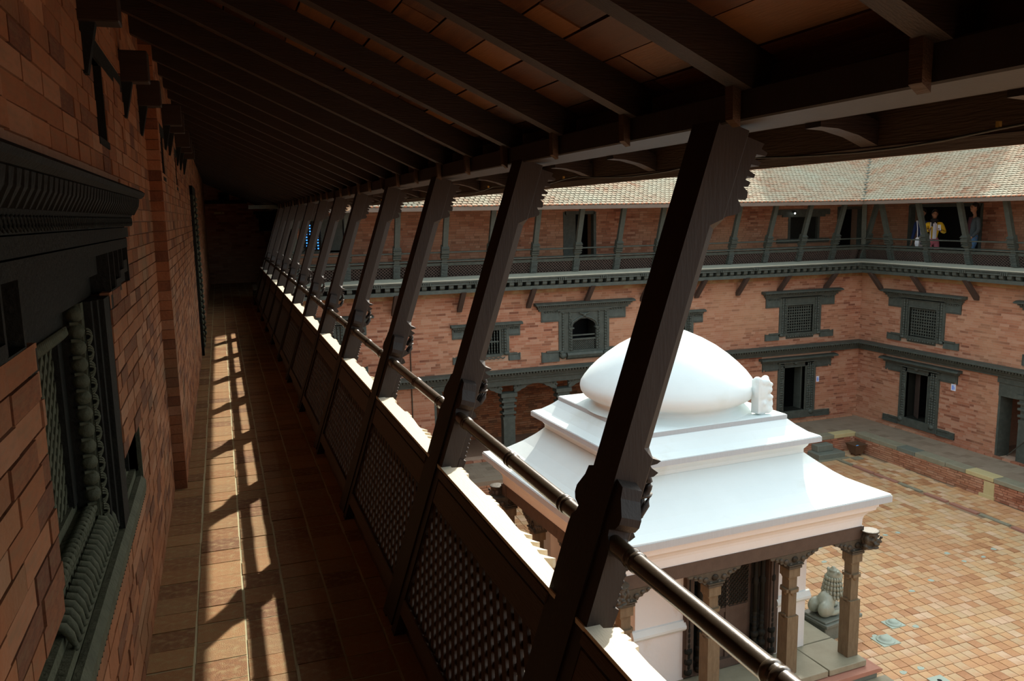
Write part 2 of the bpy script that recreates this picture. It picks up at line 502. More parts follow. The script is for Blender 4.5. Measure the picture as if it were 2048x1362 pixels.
# beam ends sticking out of the wall
for i, (yy, face) in enumerate([(2.86, XA), (4.0, XA), (4.8, XA), (5.72, XB), (6.2, XB), (7.35, XB), (7.95, XB), (8.75, XB)]):
    t = empty('wall_bracket', (face, yy, 2.2), label='square beam end on a pointed wedge, %s along the brick wall' % ORD[i], category=None) if False else \
        empty('wall_bracket', (face, yy, 2.2), label='square beam end over a pointed wedge, %s from the camera along the brick wall' % ORD[i], cat='bracket', group='beam ends along the gallery wall')
    b = MB(); b.span((-.05, -.045, 0), (.115, .045, .13)); add_bevel(b.build('beam_end', M['rafter'], t), .004)
    b = MB(); b.prism([(-.01, -.15), (.012, -.15), (.045, 0), (-.01, 0)], 1, -.022, .022)
    b.build('wedge', M['black_wood'], t)

# far carved door frame in the same wall
dr = empty('door_1', (XB, 10.8, 0), kind='structure', label='narrow carved black door frame far along the brick wall')
b = MB()
for yy, wd in ((-.62, .10), (.52, .10)):
    b.span((-.12, yy, 0), (.03, yy + wd, 2.0))
b.span((-.12, -.62, 1.9), (.035, .62, 2.0)); b.span((-.12, -.62, 0), (.02, .62, .08))
b.build('door_frame', M['black_wood'], dr)
b = MB()
for yy in (-.57, .57):
    for k in range(26): b.ball((.033, yy, .12 + k * .07), (.018, .03, .032), 6, 4)
b.build('bead_moulding', M['dusty_wood'], dr)
b = MB(); b.span((-.10, -.52, .08), (-.06, .52, 1.9)); b.build('door_leaf', M['black_wood'], dr)

# end wall and the return wall beyond the corner
w = MB(); w.span((-.8, Y1, -.2), (1.9, Y1 + .2, 3.0))
wall_end = w.build('wall_back', M['mortar'], kind='structure', label='dark brick wall closing the end of the gallery')
sp = brick_spans(-.35, 1.5, 0, 2.7, .0572, .212, .006, [])
me = boxes_mesh('end_bricks', [((a + b) / 2, Y1 - .002, (c + d) / 2) for a, b, c, d in sp], [(b - a, .03, d - c) for a, b, c, d in sp], M['brick_far'])
link('end_bricks', me, wall_end, kind='stuff')
b = MB(); b.span((-.34, Y1 - .10, 2.0), (.72, Y1 - .01, 2.09)); b.span((.05, Y1 - .16, 2.09), (.30, Y1 - .01, 2.28))
setp(b.build('tie_beam', M['black_wood']), label='dark horizontal beam across the top of the end wall', cat='beam')
b = MB(); b.span((-.08, Y1 - .035, 1.745), (.155, Y1 - .016, 1.80))
t = setp(b.build('small_sign', M['label']), label='small yellow nameplate fixed high on the dark end wall', cat='sign')
b = MB(); b.span((.085, Y1 - .037, 1.762), (.105, Y1 - .034, 1.782)); b.build('printed_mark', M['black_wood'], t)
b = MB()
b.span((.86, Y1 - .14, 1.72), (1.5, Y1 - .01, 1.80)); b.span((.92, Y1 - .11, 1.62), (1.5, Y1 - .01, 1.72)); b.span((.98, Y1 - .09, 1.30), (1.5, Y1 - .01, 1.62))
setp(b.build('window_cornice', M['black_wood']), label='stepped black timber cornice at the right end of the dark end wall', cat='cornice')

# ------------------------------------------------------------ ceiling: planks, rafters
def zr(x):                                   # underside of a rafter
    return 1.862 - .46 * (x - 1.11)
deck = MB()
deck.prism([(-.80, zr(-.80) + .13), (1.20, zr(1.20) + .13), (1.50, 1.83), (1.50, 1.87), (1.2, zr(1.20) + .22), (-.80, zr(-.80) + .22)], 1, Y0, Y1 + .2)
ceiling = deck.build('ceiling', M['roof_tile'], kind='structure', label='sloping timber ceiling of the gallery under its tiled roof')
tl = MB()
for k in range(0, 250):
    tl.ball((1.51, Y0 + .06 + k * .115, 1.875), (.05, .05, .022), 7, 4, tone=random.random())
tl.build('eave_tile_lips', M['tile_lip'], ceiling, kind='stuff')
cs, sn_ = math.cos(math.atan(.46)), math.sin(math.atan(.46))
pw = .128
for r_ in range(15):
    xa = -.50 + r_ * pw * cs * 1.0
    yy = Y0 + random.uniform(0, .6)
    yy = Y0
    first = True
    while yy < Y1:
        L = random.uniform(1.0, 1.7) if not first else random.uniform(.4, 1.5)
        first = False
        ye = min(yy + L, Y1)
        xm = xa + pw * cs / 2
        b = MB(); b.box((0, 0, 0), (pw - .006, ye - yy - .006, .018))
        o = b.build('plank', M['plank'], ceiling, (xm, (yy + ye) / 2, zr(xm) + .105 + random.uniform(-.002, .002)), fix=False)
        o.rotation_euler = (random.uniform(-.003, .003), math.atan(.46) + random.uniform(-.006, .006), 0)
        yy = ye
ob = MB()
for (xa, za, xb, zb) in [(1.20, 1.885, 1.30, 1.858), (1.303, 1.857, 1.39, 1.838), (1.393, 1.837, 1.478, 1.822)]:
    ob.prism([(xa, za), (xb, zb), (xb, zb + .02), (xa, za + .02)], 1, Y0, Y1)
ob.build('eave_boards', M['rafter'], ceiling)
bb = MB(); bb.span((1.19, Y0, 1.86), (1.23, Y1, 2.02)); bb.build('blocking_board', M['wood'], ceiling)
rb = MB()
dz = .095
rb.prism([(-.62, zr(-.62)), (1.16, zr(1.16)), (1.16, zr(1.16) + dz), (-.62, zr(-.62) + dz)], 1, -.029, .029)
rmesh = rb.mesh('rafter', M['rafter'])
tb = MB()
cp = [(1.301, 1.785), (1.35, 1.782), (1.41, 1.768), (1.468, 1.745), (1.468, 1.80), (1.41, 1.822), (1.35, 1.835), (1.301, 1.85)]
tb.prism(cp, 1, -.026, .026)
tmesh_ = tb.mesh('rafter_tail', M['rafter'])
pb = MB(); pb.prism([(1.088, 1.80), (1.108, 1.785), (1.108, 1.90), (1.085, 1.90)], 1, -.014, .014)
pmesh = pb.mesh('rafter_peg', M['wood'])
RY = [1.04 + .515 * k for k in range(-12, 41)]
for ry in RY:
    if ry > Y1 - .1: continue
    o = link('rafter', rmesh, ceiling, (0, ry, 0)); o.scale = (1, random.uniform(.9, 1.1), 1)
    link('rafter_tail', tmesh_, ceiling, (0, ry, 0))
    link('rafter_peg', pmesh, ceiling, (0, ry + .02, 0))
b = MB(); b.span((1.11, Y0, 1.797), (1.30, 17.3, 1.865))
o = setp(b.build('eave_beam', M['strut_wood']), label='long squared timber beam carried by the leaning struts', cat='beam'); add_bevel(o, .004)
b = MB(); b.span((1.470, Y0, 1.717), (1.486, 15.95, 1.742))
o = setp(b.build('fascia_board', M['fascia']), label='worn fascia board along the edge of the near eave', cat='board')
pts = []
yy = -1.0
while yy < 15.5:
    q = (yy % 1.03) / 1.03
    pts.append((1.40, yy, 1.752 - .024 * math.sin(PI * q) + random.uniform(-.002, .002))); yy += .12
b = MB(); b.tube(pts, .003, 6)
b2 = MB(); b2.span((1.472, Y0, 1.7425), (1.484, 15.95, 1.826)); b2.build('upper_board', M['wood'], o)
cb = setp(b.build('cable', M['cable']), label='thin dark cable slung under the near eave', cat='cable')
for k in range(0, 16):
    b = MB(); yy = -.9 + 1.03 * k; b.span((1.396, yy - .003, 1.747), (1.405, yy + .003, 1.758)); b.build('cable_clip', M['brass'], cb)
t = empty('light_bulb', (1.34, 9.0, 1.72), label='small unlit bulb hanging below the eave among the distant struts', cat='lamp')
b = MB(); b.ball((0, 0, -.01), .038, 12, 8); b.build('globe', M['bulb'], t)
b = MB(); b.lathe([(.02, .02), (.022, .06)], 10); b.build('socket', M['cable'], t)

# ------------------------------------------------------------ struts, parapet and handrail (built round a local frame a=along, s=up slope, n=outward)
SX, SZ = .309, .951
def SLOPE(s, n): return (s * SX + n * SZ, s * SZ - n * SX)        # -> (v, z) from foot
STRUT_Y = [1.70 + 1.30 * k for k in range(0, 12)]
def slope_fn(a, b, d): v, z = SLOPE(a, b); return (v, d, z)
def make_strut(detail=True, shaft_mat='strut_wood', name='roof_strut'):
    t = empty(name)
    b = MB()
    sec = lambda s, ch: [(SLOPE(s, n_)[0], y_, SLOPE(s, n_)[1]) for (n_, y_) in ((0, -.058), (.088 - ch, -.058), (.088, -.058 + ch), (.088, .058 - ch), (.088 - ch, .058), (0, .058))]
    b.loft([sec(.02, .004), sec(1.095, .004), sec(1.115, .034), sec(1.665, .034), sec(1.69, .004), sec(1.905, .004)])
    o = b.build('shaft', M[shaft_mat], t)
    # side boards with an S-curved head, on both flanks
    prof = [(0.0, .056), (0.0, .112), (.86, .112), (.885, .108), (.90, .090), (.915, .086), (.925, .112), (.94, .124), (.958, .124), (.975, .112), (.995, .098), (1.02, .092), (1.03, .058)]
    for sg in (1, -1):
        b = MB()
        b.prism([(p[0], sg * p[1]) for p in prof], 1, 0, 0, fn=lambda a, yy, d: (0, 0, 0)) if False else None
        n = len(prof)
        V = []
        for nn in (.006, .060):
            for (s, yy) in prof:
                v, z = SLOPE(s, nn); V.append((v, sg * yy, z))
        F = [list(range(n))[::-1], list(range(n, 2 * n))] + [[i, (i + 1) % n, n + (i + 1) % n, n + i] for i in range(n)]
        b.add(V, F); b.build('side_board', M[shaft_mat], t)
    # lower core block with a row of small beads on its edge
    b = MB(); b.prism([(.66, .06), (.87, .06), (.87, .108), (.70, .108), (.66, .098)], 1, -.050, .050, fn=slope_fn)
    b.prism([(.655, .088), (.72, .088), (.715, .116), (.66, .112)], 1, -.056, .056, fn=slope_fn)
    for k in range(8):
        for sg in (1, -1):
            v, z = SLOPE(.73 + k * .017, .110); b.ball((v, sg * .045, z), .006, 6, 4)
    b.build('carved_block', M[shaft_mat], t)
    # scroll carving on the outer face above the rail
    b = MB()
    b.prism([(.880, .085), (.880, .104), (.893, .116), (.908, .104), (.915, .092), (.935, .112), (.945, .122), (.955, .105), (.962, .085)], 1, -.034, .034, fn=slope_fn)
    # hooked loop
    loop = []
    for k in range(15):
        a = -PI * .55 + k * PI * 1.45 / 14
        v, z = SLOPE(1.018 + .026 * math.sin(a), .100 + .020 * math.cos(a)); loop.append((v, 0, z))
    tail = [(.945, .118), (.975, .128), (1.0, .130)]
    for yy in (-.022, 0, .022):
        b.tube([(SLOPE(*q)[0], yy, SLOPE(*q)[1]) for q in tail] + [(p[0], yy, p[2]) for p in loop], .009, 6)
    b.prism([(1.040, .085), (1.050, .112), (1.062, .122), (1.070, .100), (1.075, .095), (1.083, .112), (1.092, .120), (1.094, .085)], 1, -.042, .042, fn=slope_fn)
    o = b.build('scroll_carving', M[shaft_mat], t)
    # comb-like carving under the beam
    pts = [(1.69, .085), (1.70, .100), (1.712, .130), (1.722, .142), (1.730, .142), (1.742, .126), (1.748, .118), (1.752, .146), (1.758, .150), (1.772, .146), (1.780, .124),
           (1.783, .142), (1.795, .146), (1.797, .126), (1.806, .128), (1.808, .154), (1.816, .154), (1.820, .130), (1.835, .130), (1.838, .160), (1.848, .162), (1.850, .136), (1.862, .138), (1.866, .172), (1.875, .175), (1.878, .150), (1.892, .155), (1.892, .085)]
    pts = [(s, .085 + (n - .085) * .78) for s, n in pts]
    b = MB(); b.prism(pts, 1, -.052, .052, fn=slope_fn); b.build('comb_carving', M[shaft_mat], t)
    return t

def copy_tree(o, parent=None):
    c = o.copy(); COL.objects.link(c); c.parent = parent
    for ch in [x for x in ALLCH.get(o.name, [])]: copy_tree(ch, c)
    return c
ALLCH = {}
def index_children():
    ALLCH.clear()
    for o in bpy.data.objects:
        if o.parent: ALLCH.setdefault(o.parent.name, []).append(o)

st0 = make_strut()
index_children()
for i, sy in enumerate(STRUT_Y):
    o = st0 if i == 0 else copy_tree(st0)
    o.location = (.522, sy, 0)
    o['label'] = ('carved leaning timber strut of the near gallery, ' + ('closest to the camera' if i == 0 else ORD[i] + ' from the camera'))
    o['category'] = 'strut'
    o['group'] = 'leaning struts along the near gallery'

# corner post where the two galleries meet
b = MB(); b.prism([(0, 0), (1.9, 0), (1.9, .10), (0, .10)], 1, -.07, .07, fn=slope_fn)
o = b.build('corner_post', M['strut_wood'], loc=(.56, 17.0, 0)); setp(o, label='plain corner post at the far end of the near parapet', cat='post')

def slat_poly(y0, y1, s0, s1, sign, c0, hw):
    """clip a 45 degree band to the panel rectangle; returns polygon in (y,s)"""
    poly = [(y0, s0), (y1, s0), (y1, s1), (y0, s1)]
    def clip(poly, f):
        out = []
        for i in range(len(poly)):
            p, q = poly[i], poly[(i + 1) % len(poly)]
            fp, fq = f(p), f(q)
            if fp >= 0: out.append(p)
            if (fp >= 0) != (fq >= 0):
                t = fp / (fp - fq); out.append((p[0] + (q[0] - p[0]) * t, p[1] + (q[1] - p[1]) * t))
        return out
    g = lambda p: (p[0] - sign * p[1])
    poly = clip(poly, lambda p: g(p) - (c0 - hw))
    if len(poly) > 2: poly = clip(poly, lambda p: (c0 + hw) - g(p))
    return poly

def parapet_bay(ya, yb, near, label):
    t = empty('lattice_parapet', (.524, (ya + yb) / 2, 0), label=label, cat='parapet', group='lattice parapet panels along the near gallery')
    h = (yb - ya) / 2 - .105          # clear half width between strut boards
    hf = (yb - ya) / 2
    # sill board with cusped outer edge
    v0 = .735 - .524
    edge = [(hf - .0, .285)]
    pts = [(v0, -hf), (v0, hf)]
    def outer(u): return .285
    e = [(.292, hf), (.300, hf - .10)]
    base = .280
    e = [(base - .03, hf), (base - .03, hf - .13)]
    for k in range(3): u = hf - .14 - k * .035; e += [(base + .006, u), (base + .008, u - .020), (base - .004 , u - .024)]
    e += [(base - .006, hf - .30), (base - .002, .18)]
    for k in range(3): u = .17 - k * .035; e += [(base + .009, u), (base + .011, u - .020), (base + .001, u - .024)]
    e += [(base + .004, .02), (base - .004, -.12)]
    for k in range(4): u = -.16 - k * .06; e += [(base - .004 - .003 * k, u), (base + .012, u - .036), (base + .018, u - .044), (base + .010, u - .043), (base - .004 - .003 * k, u - .030)]
    e += [(base - .02, -hf + .12), (base - .03, -hf)]
    b = MB(); b.prism([(v0, -hf + .001), (v0, hf - .001)] + [(q[0], max(min(q[1], hf - .001), -hf + .001)) for q in e], 2, .622, .650)
    o = b.build('sill_board', M['sill'], t)
    def rail(name, s0, s1, n0, n1, hw, m):
        b = MB(); b.prism([(s0, n0), (s1, n0), (s1, n1), (s0, n1)], 1, -hw, hw, fn=slope_fn)
        o = b.build(name, M[m], t); add_bevel(o, .003); return o
    rail('front_board', .640, .672, 0.0, .05, h, 'wood')
    rail('front_board', .545, .634, .006, .05, h, 'wood')
    rail('bottom_rail', .088, .150, .004, .05, h, 'wood')
    rail('outer_board', .10, .16, .052, .075, h, 'far_wood')
    rail('kick_board', .0, .082, .05, .065, h, 'wood')
    for sg in (-1, 1):
        b = MB(); b.prism([(.152, .010), (.543, .010), (.543, .045), (.152, .045)], 1, sg * h - .012, sg * h + .012, fn=slope_fn)
        b.build('stile', M['wood'], t)
    y0, y1, s0, s1 = -h + .012, h - .012, .152, .543
    P = .065; hw = .0185
    joined = {1: MB(), -1: MB()}
    for sign, (n0, n1) in ((1, (.016, .026)), (-1, (.0265, .0365))):
        rng_ = (y0 - s1, y1 + s1)
        c0 = math.floor(rng_[0] / P) * P + (0 if sign == 1 else P / 2)
        while c0 < rng_[1]:
            po = slat_poly(y0, y1, s0, s1, sign, c0, hw)
            if len(po) >= 3:
                mb = MB() if near else joined[sign]
                V = []
                for nn in (n0, n1):
                    for (yy, s) in po:
                        v, z = SLOPE(s, nn); V.append((v, yy, z))
                n = len(po)
                F = [list(range(n))[::-1], list(range(n, 2 * n))] + [[i, (i + 1) % n, n + (i + 1) % n, n + i] for i in range(n)]
                mb.add(V, F)
                if near: mb.build('slat', M['wood_lattice'], t, fix=False)
            c0 += P
    if not near:
        for sgn in (1, -1): joined[sgn].build('slats', M['wood_lattice'], t, kind='stuff')
    return t
ys = [0.40] + STRUT_Y + [17.05]
for i in range(len(ys) - 1):
    lab = 'diagonal lattice parapet bay under a sill board, ' + ('just before the closest strut' if i == 0 else ('beyond the closest strut' if i == 1 else 'beyond the %s strut' % ORD[i - 1]))
    parapet_bay(ys[i], ys[i + 1], i <= 5, lab)

# handrail threaded through the struts
t = empty('handrail', (.822, 8, .832), label='round polished handrail running through all the struts', cat='handrail')
b = MB(); b.lathe([(.0222, -8.9), (.0222, 8.9)], 20, rot=Matrix.Rotation(-PI / 2, 3, 'X')); b.build('pole', M['rail'], t)
for sy in STRUT_Y + [.40]:
    for dy in (-.19, .19, .62):
        if sy == .4 and dy != .62 and dy < 0: continue
        b = MB()
        c0 = (0, sy + dy - 8, 0)
        for dd in (-.012, .012):
            b.lathe([(.0222, -.008), (.0250, -.004), (.0250, .004), (.0222, .008)], 20, c=(0, sy + dy - 8 + dd, 0), rot=Matrix.Rotation(-PI / 2, 3, 'X'))
        b.build('ring', M['rail'], t)
# ------------------------------------------------------------ great carved window in the near wall
W1 = empty('window_1', (XA, winC, 0), kind='structure', label='large carved black window with stepped wings in the near brick wall')
def wl(mb, x0, x1, y0, y1, z0, z1):          # x relative to wall face, y relative to window centre
    mb.span((x0, y0, z0), (x1, y1, z1))
b = MB()
wl(b, -.20, -.002, .445, .575, .60, 1.36); wl(b, -.20, -.017, .410, .445, .62, 1.36); wl(b, -.20, -.030, .375, .410, .62, 1.36)
wl(b, -.20, -.105, .225, .29, .76, 1.36)
wl(b, -.20, -.075, .29, .375, .60, 1.36)
wl(b, -.20, -.118, -.575, -.50, .60, 1.36)
pass
b.build('window_frame', M['black_wood'], W1)
b = MB()
for sg in (1,):
    for k in range(12):
        b.ball((-.068, sg * .305, .775 + k * .0505), (.026, .025, .0245), 12, 8)
        b.tube([(-.078, sg * .275, .75 + k * .0505), (-.055, sg * .282, .75 + k * .0505)], .006, 6)
b.build('bead_column', M['dusty_wood'], W1)
b = MB()
for sg in (1,):
    for k in range(12):
        z0 = .70 + k * .0505
        for r_ in (.010, .018, .0255):
            pts = []
            for q in range(9):
                a = -PI / 2 + PI * q / 8
                pts.append((-.046 + .012 * math.cos(a), sg * (.346 + r_ * .9 * math.cos(a) - .004), z0 + r_ * math.sin(a)))
            b.tube(pts, .0034, 5)
    b.span((-.07, sg * .33, .64), (-.052, sg * .376, 1.36))
b.build('wave_moulding', M['dusty_wood'], W1)
b = MB()
y0, y1, z0, z1 = -.50, .24, .765, 1.31
for sign in (1, -1):
    c0 = y0 - 1.4
    xx = -.128 if sign == 1 else -.1305
    while c0 < y1 + 1.4:
        po = slat_poly(y0, y1, z0, z1, sign, c0, .013)
        if len(po) >= 3:
            V = [(xx + d, p[0], p[1]) for d in (0, .008) for p in po]; n = len(po)
            b.add(V, [list(range(n))[::-1], list(range(n, 2 * n))] + [[i, (i + 1) % n, n + (i + 1) % n, n + i] for i in range(n)])
        c0 += .062
b.build('lattice', M['dusty_wood'], W1)
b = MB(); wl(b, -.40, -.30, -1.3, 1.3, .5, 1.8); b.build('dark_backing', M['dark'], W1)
# head
b = MB()
wl(b, -.20, -.095, -.55, .30, 1.30, 1.36)
wl(b, -.20, -.060, -.62, .62, 1.36, 1.43)
wl(b, -.20, -.035, -.62, .62, 1.43, 1.50)
wl(b, -.20, .006, -1.205, 1.205, 1.50, 1.535); wl(b, -.20, .012, -1.205, 1.205, 1.54, 1.578)
wl(b, -.20, .028, -1.205, 1.205, 1.582, 1.62)
b.build('lintel', M['black_wood'], W1)
b = MB()
for k in range(22):                                             # rope moulding of short slanted turns
    yy = -.22 + k * .021
    b.tube([(-.095, yy, 1.272), (-.083, yy + .012, 1.283), (-.088, yy + .018, 1.300)], .009, 6)
b.build('rope_moulding', M['dusty_wood'], W1)
b = MB()
b.prism([(-.10, 1.69), (.066, 1.69), (.078, 1.700), (.082, 1.712), (.070, 1.722), (-.10, 1.728)], 1, -1.275, 1.275)
wl(b, -.10, .030, -1.23, 1.23, 1.62, 1.69)
b.build('cornice', M['black_wood'], W1)
lf = MB(); lf.loft([[(0, -.020, .028), (.034, -.018, .028), (.034, .018, .028), (0, .020, .028)], [(0, -.018, .0), (.030, -.014, .0), (.030, .014, .0), (0, .018, .0)], [(0, -.006, -.034), (.012, -.005, -.034), (.012, .005, -.034), (0, .006, -.034)]])
lfm = lf.mesh('carved_leaf', M['black_wood'])
for k in range(46):
    link('carved_leaf', lfm, W1, (.030, -1.20 + k * .0533, 1.659))
b = MB()
for k in range(80):
    yy = -1.18 + k * .03
    if abs(yy) > 1.19: continue
    pts = [(.032, yy + .011 * math.cos(a), 1.600 + .013 * math.sin(a)) for a in np.linspace(0, 2 * PI, 9)]
    b.tube(pts, .003, 4)
b.build('loop_frieze', M['black_wood'], W1)
# upper wings, stepped
b = MB()
for sg in (1, -1):
    for k, (a, c, zb) in enumerate([(.575, .66, 1.345), (.66, .80, 1.36), (.80, .94, 1.385), (.94, 1.075, 1.41), (1.075, 1.205, 1.44)]):
        wl(b, -.20, -.11 + .012 * k, sg * a, sg * c, zb, 1.50)
        wl(b, -.14, -.002, sg * (c - .014), sg * c, zb, 1.50)
        wl(b, -.20, .0, sg * a, sg * c, zb - .035, zb + .012)
wl(b, -.2, .004, 1.195, 1.212, 1.365, 1.5); wl(b, -.2, .004, -1.212, -1.195, 1.365, 1.5)
b.build('upper_wing', M['black_wood'], W1)
# sill: stepped boards, beads and leaf band
b = MB()
for (x0, za, zb) in [(0.0, .53, .596), (-.022, .596, .628), (-.045, .628, .66), (-.068, .66, .70), (-.088, .70, .735), (-.11, .735, .765)]:
    wl(b, -.20, x0, -1.042, 1.042, za, zb)
b.prism([(-.010, .530), (.010, .535), (.012, .575), (-.002, .600), (-.02, .600)], 1, -1.05, 1.05)
wl(b, -.2, .004, 1.04, 1.052, .53, .80); wl(b, -.2, .004, -1.052, -1.04, .53, .80)
b.build('sill', M['dusty_wood'], W1)
b = MB()
for sg in (1, -1):
    for k in range(4):
        wl(b, -.20, -.012 - .022 * k, sg * (1.04 - .09 * k), sg * (1.055 - .09 * k), .62 + .028 * k, .80)
    wl(b, -.2, -.13, sg * .575, sg * 1.045, .60, .80)
b.build('lower_wing', M['black_wood'], W1)
b = MB()
for k in range(19):
    yy = -.30 + k * .0335
    b.ball((-.078, yy, .728), (.021, .0155, .021), 10, 6)
    b.span((-.075, yy + .015, .712), (-.063, yy + .018, .742))
b.build('bead_moulding', M['dusty_wood'], W1)
b = MB()
for k in range(21):
    yy = -.40 + k * .040
    b.tube([(-.062, yy, .690), (-.044, yy + .002, .682), (-.032, yy + .004, .660), (-.024, yy + .006, .634)], [.009, .0115, .011, .007], 7)
    b.tube([(-.060, yy + .010, .690), (-.042, yy + .012, .680), (-.030, yy + .014, .658), (-.024, yy + .014, .640)], [.004, .005, .005, .003], 5)
    b.tube([(-.060, yy + .018, .686), (-.038, yy + .020, .670), (-.026, yy + .022, .640)], [.004, .006, .004], 5)
    b.ball((-.022, yy + .004, .628), (.009, .012, .008), 6, 4)
b.build('leaf_band', M['dusty_wood'], W1)
b = MB()
for k in range(70):
    yy = -1.04 + k * .03
    b.prism([(yy, .545), (yy + .026, .545), (yy + .022, .528), (yy + .013, .515), (yy + .004, .528)], 0, -.02, .006)
b.build('toothed_edge', M['black_wood'], W1)
# ------------------------------------------------------------ far wings: local frame x = outwards from the wing, y = along it
MN = Matrix.Translation((0, 17.56, 0)) @ Matrix.Rotation(-PI / 2, 4, 'Z')      # world = (y, 17.56 - x, z)
ME = Matrix.Translation((16.58, 0, 0)) @ Matrix.Rotation(PI, 4, 'Z')           # world = (16.58 - x, -y, z)
FW = .56                                                                       # outer wall face
def at_mat(o, mw): o.matrix_world = mw; return o
def U(side, c): return c if side == 'N' else -c

WIN_N = [('grille', 1.72), ('small', 5.48), ('arch', 7.88), ('small', 10.30), ('grille', 14.04)]
WIN_E = [('grille', -14.95), ('arch', -11.2)]
DOOR_N, DOOR_E = 14.0, -14.93
ARC_N = (4.25, 9.85)
ARC_E = (-12.75, -8.0)
GAL_N = [(7.81, 8.60, 0.0, 1.60), (14.34, 15.29, .72, 1.50), (15.96, 16.77, 0.0, 1.60), (1.66, 2.57, .88, 1.58)]
GAL_E = [(-16.41, -14.30, 0.0, 1.62), (-12.2, -11.3, 0, 1.6)]

def opening(kind, u):
    if kind == 'grille': return (u - .40, u + .40, -1.56, -.84)
    if kind == 'small': return (u - .32, u + .32, -1.50, -.96)
    return (u - .30, u + .30, -1.58, -.82)
def cover(kind, u):
    if kind == 'grille': return [(u - .66, u + .66, -1.72, -.55), (u - 1.08, u + 1.08, -.86, -.45), (u - 1.08, u + 1.08, -1.72, -1.56)]
    if kind == 'small': return [(u - .53, u + .53, -1.68, -.86), (u - .80, u + .80, -1.09, -.80), (u - .80, u + .80, -1.67, -1.52)]
    return [(u - .65, u + .65, -1.80, -.55), (u - 1.08, u + 1.08, -.84, -.45), (u - 1.08, u + 1.08, -1.79, -1.60)]

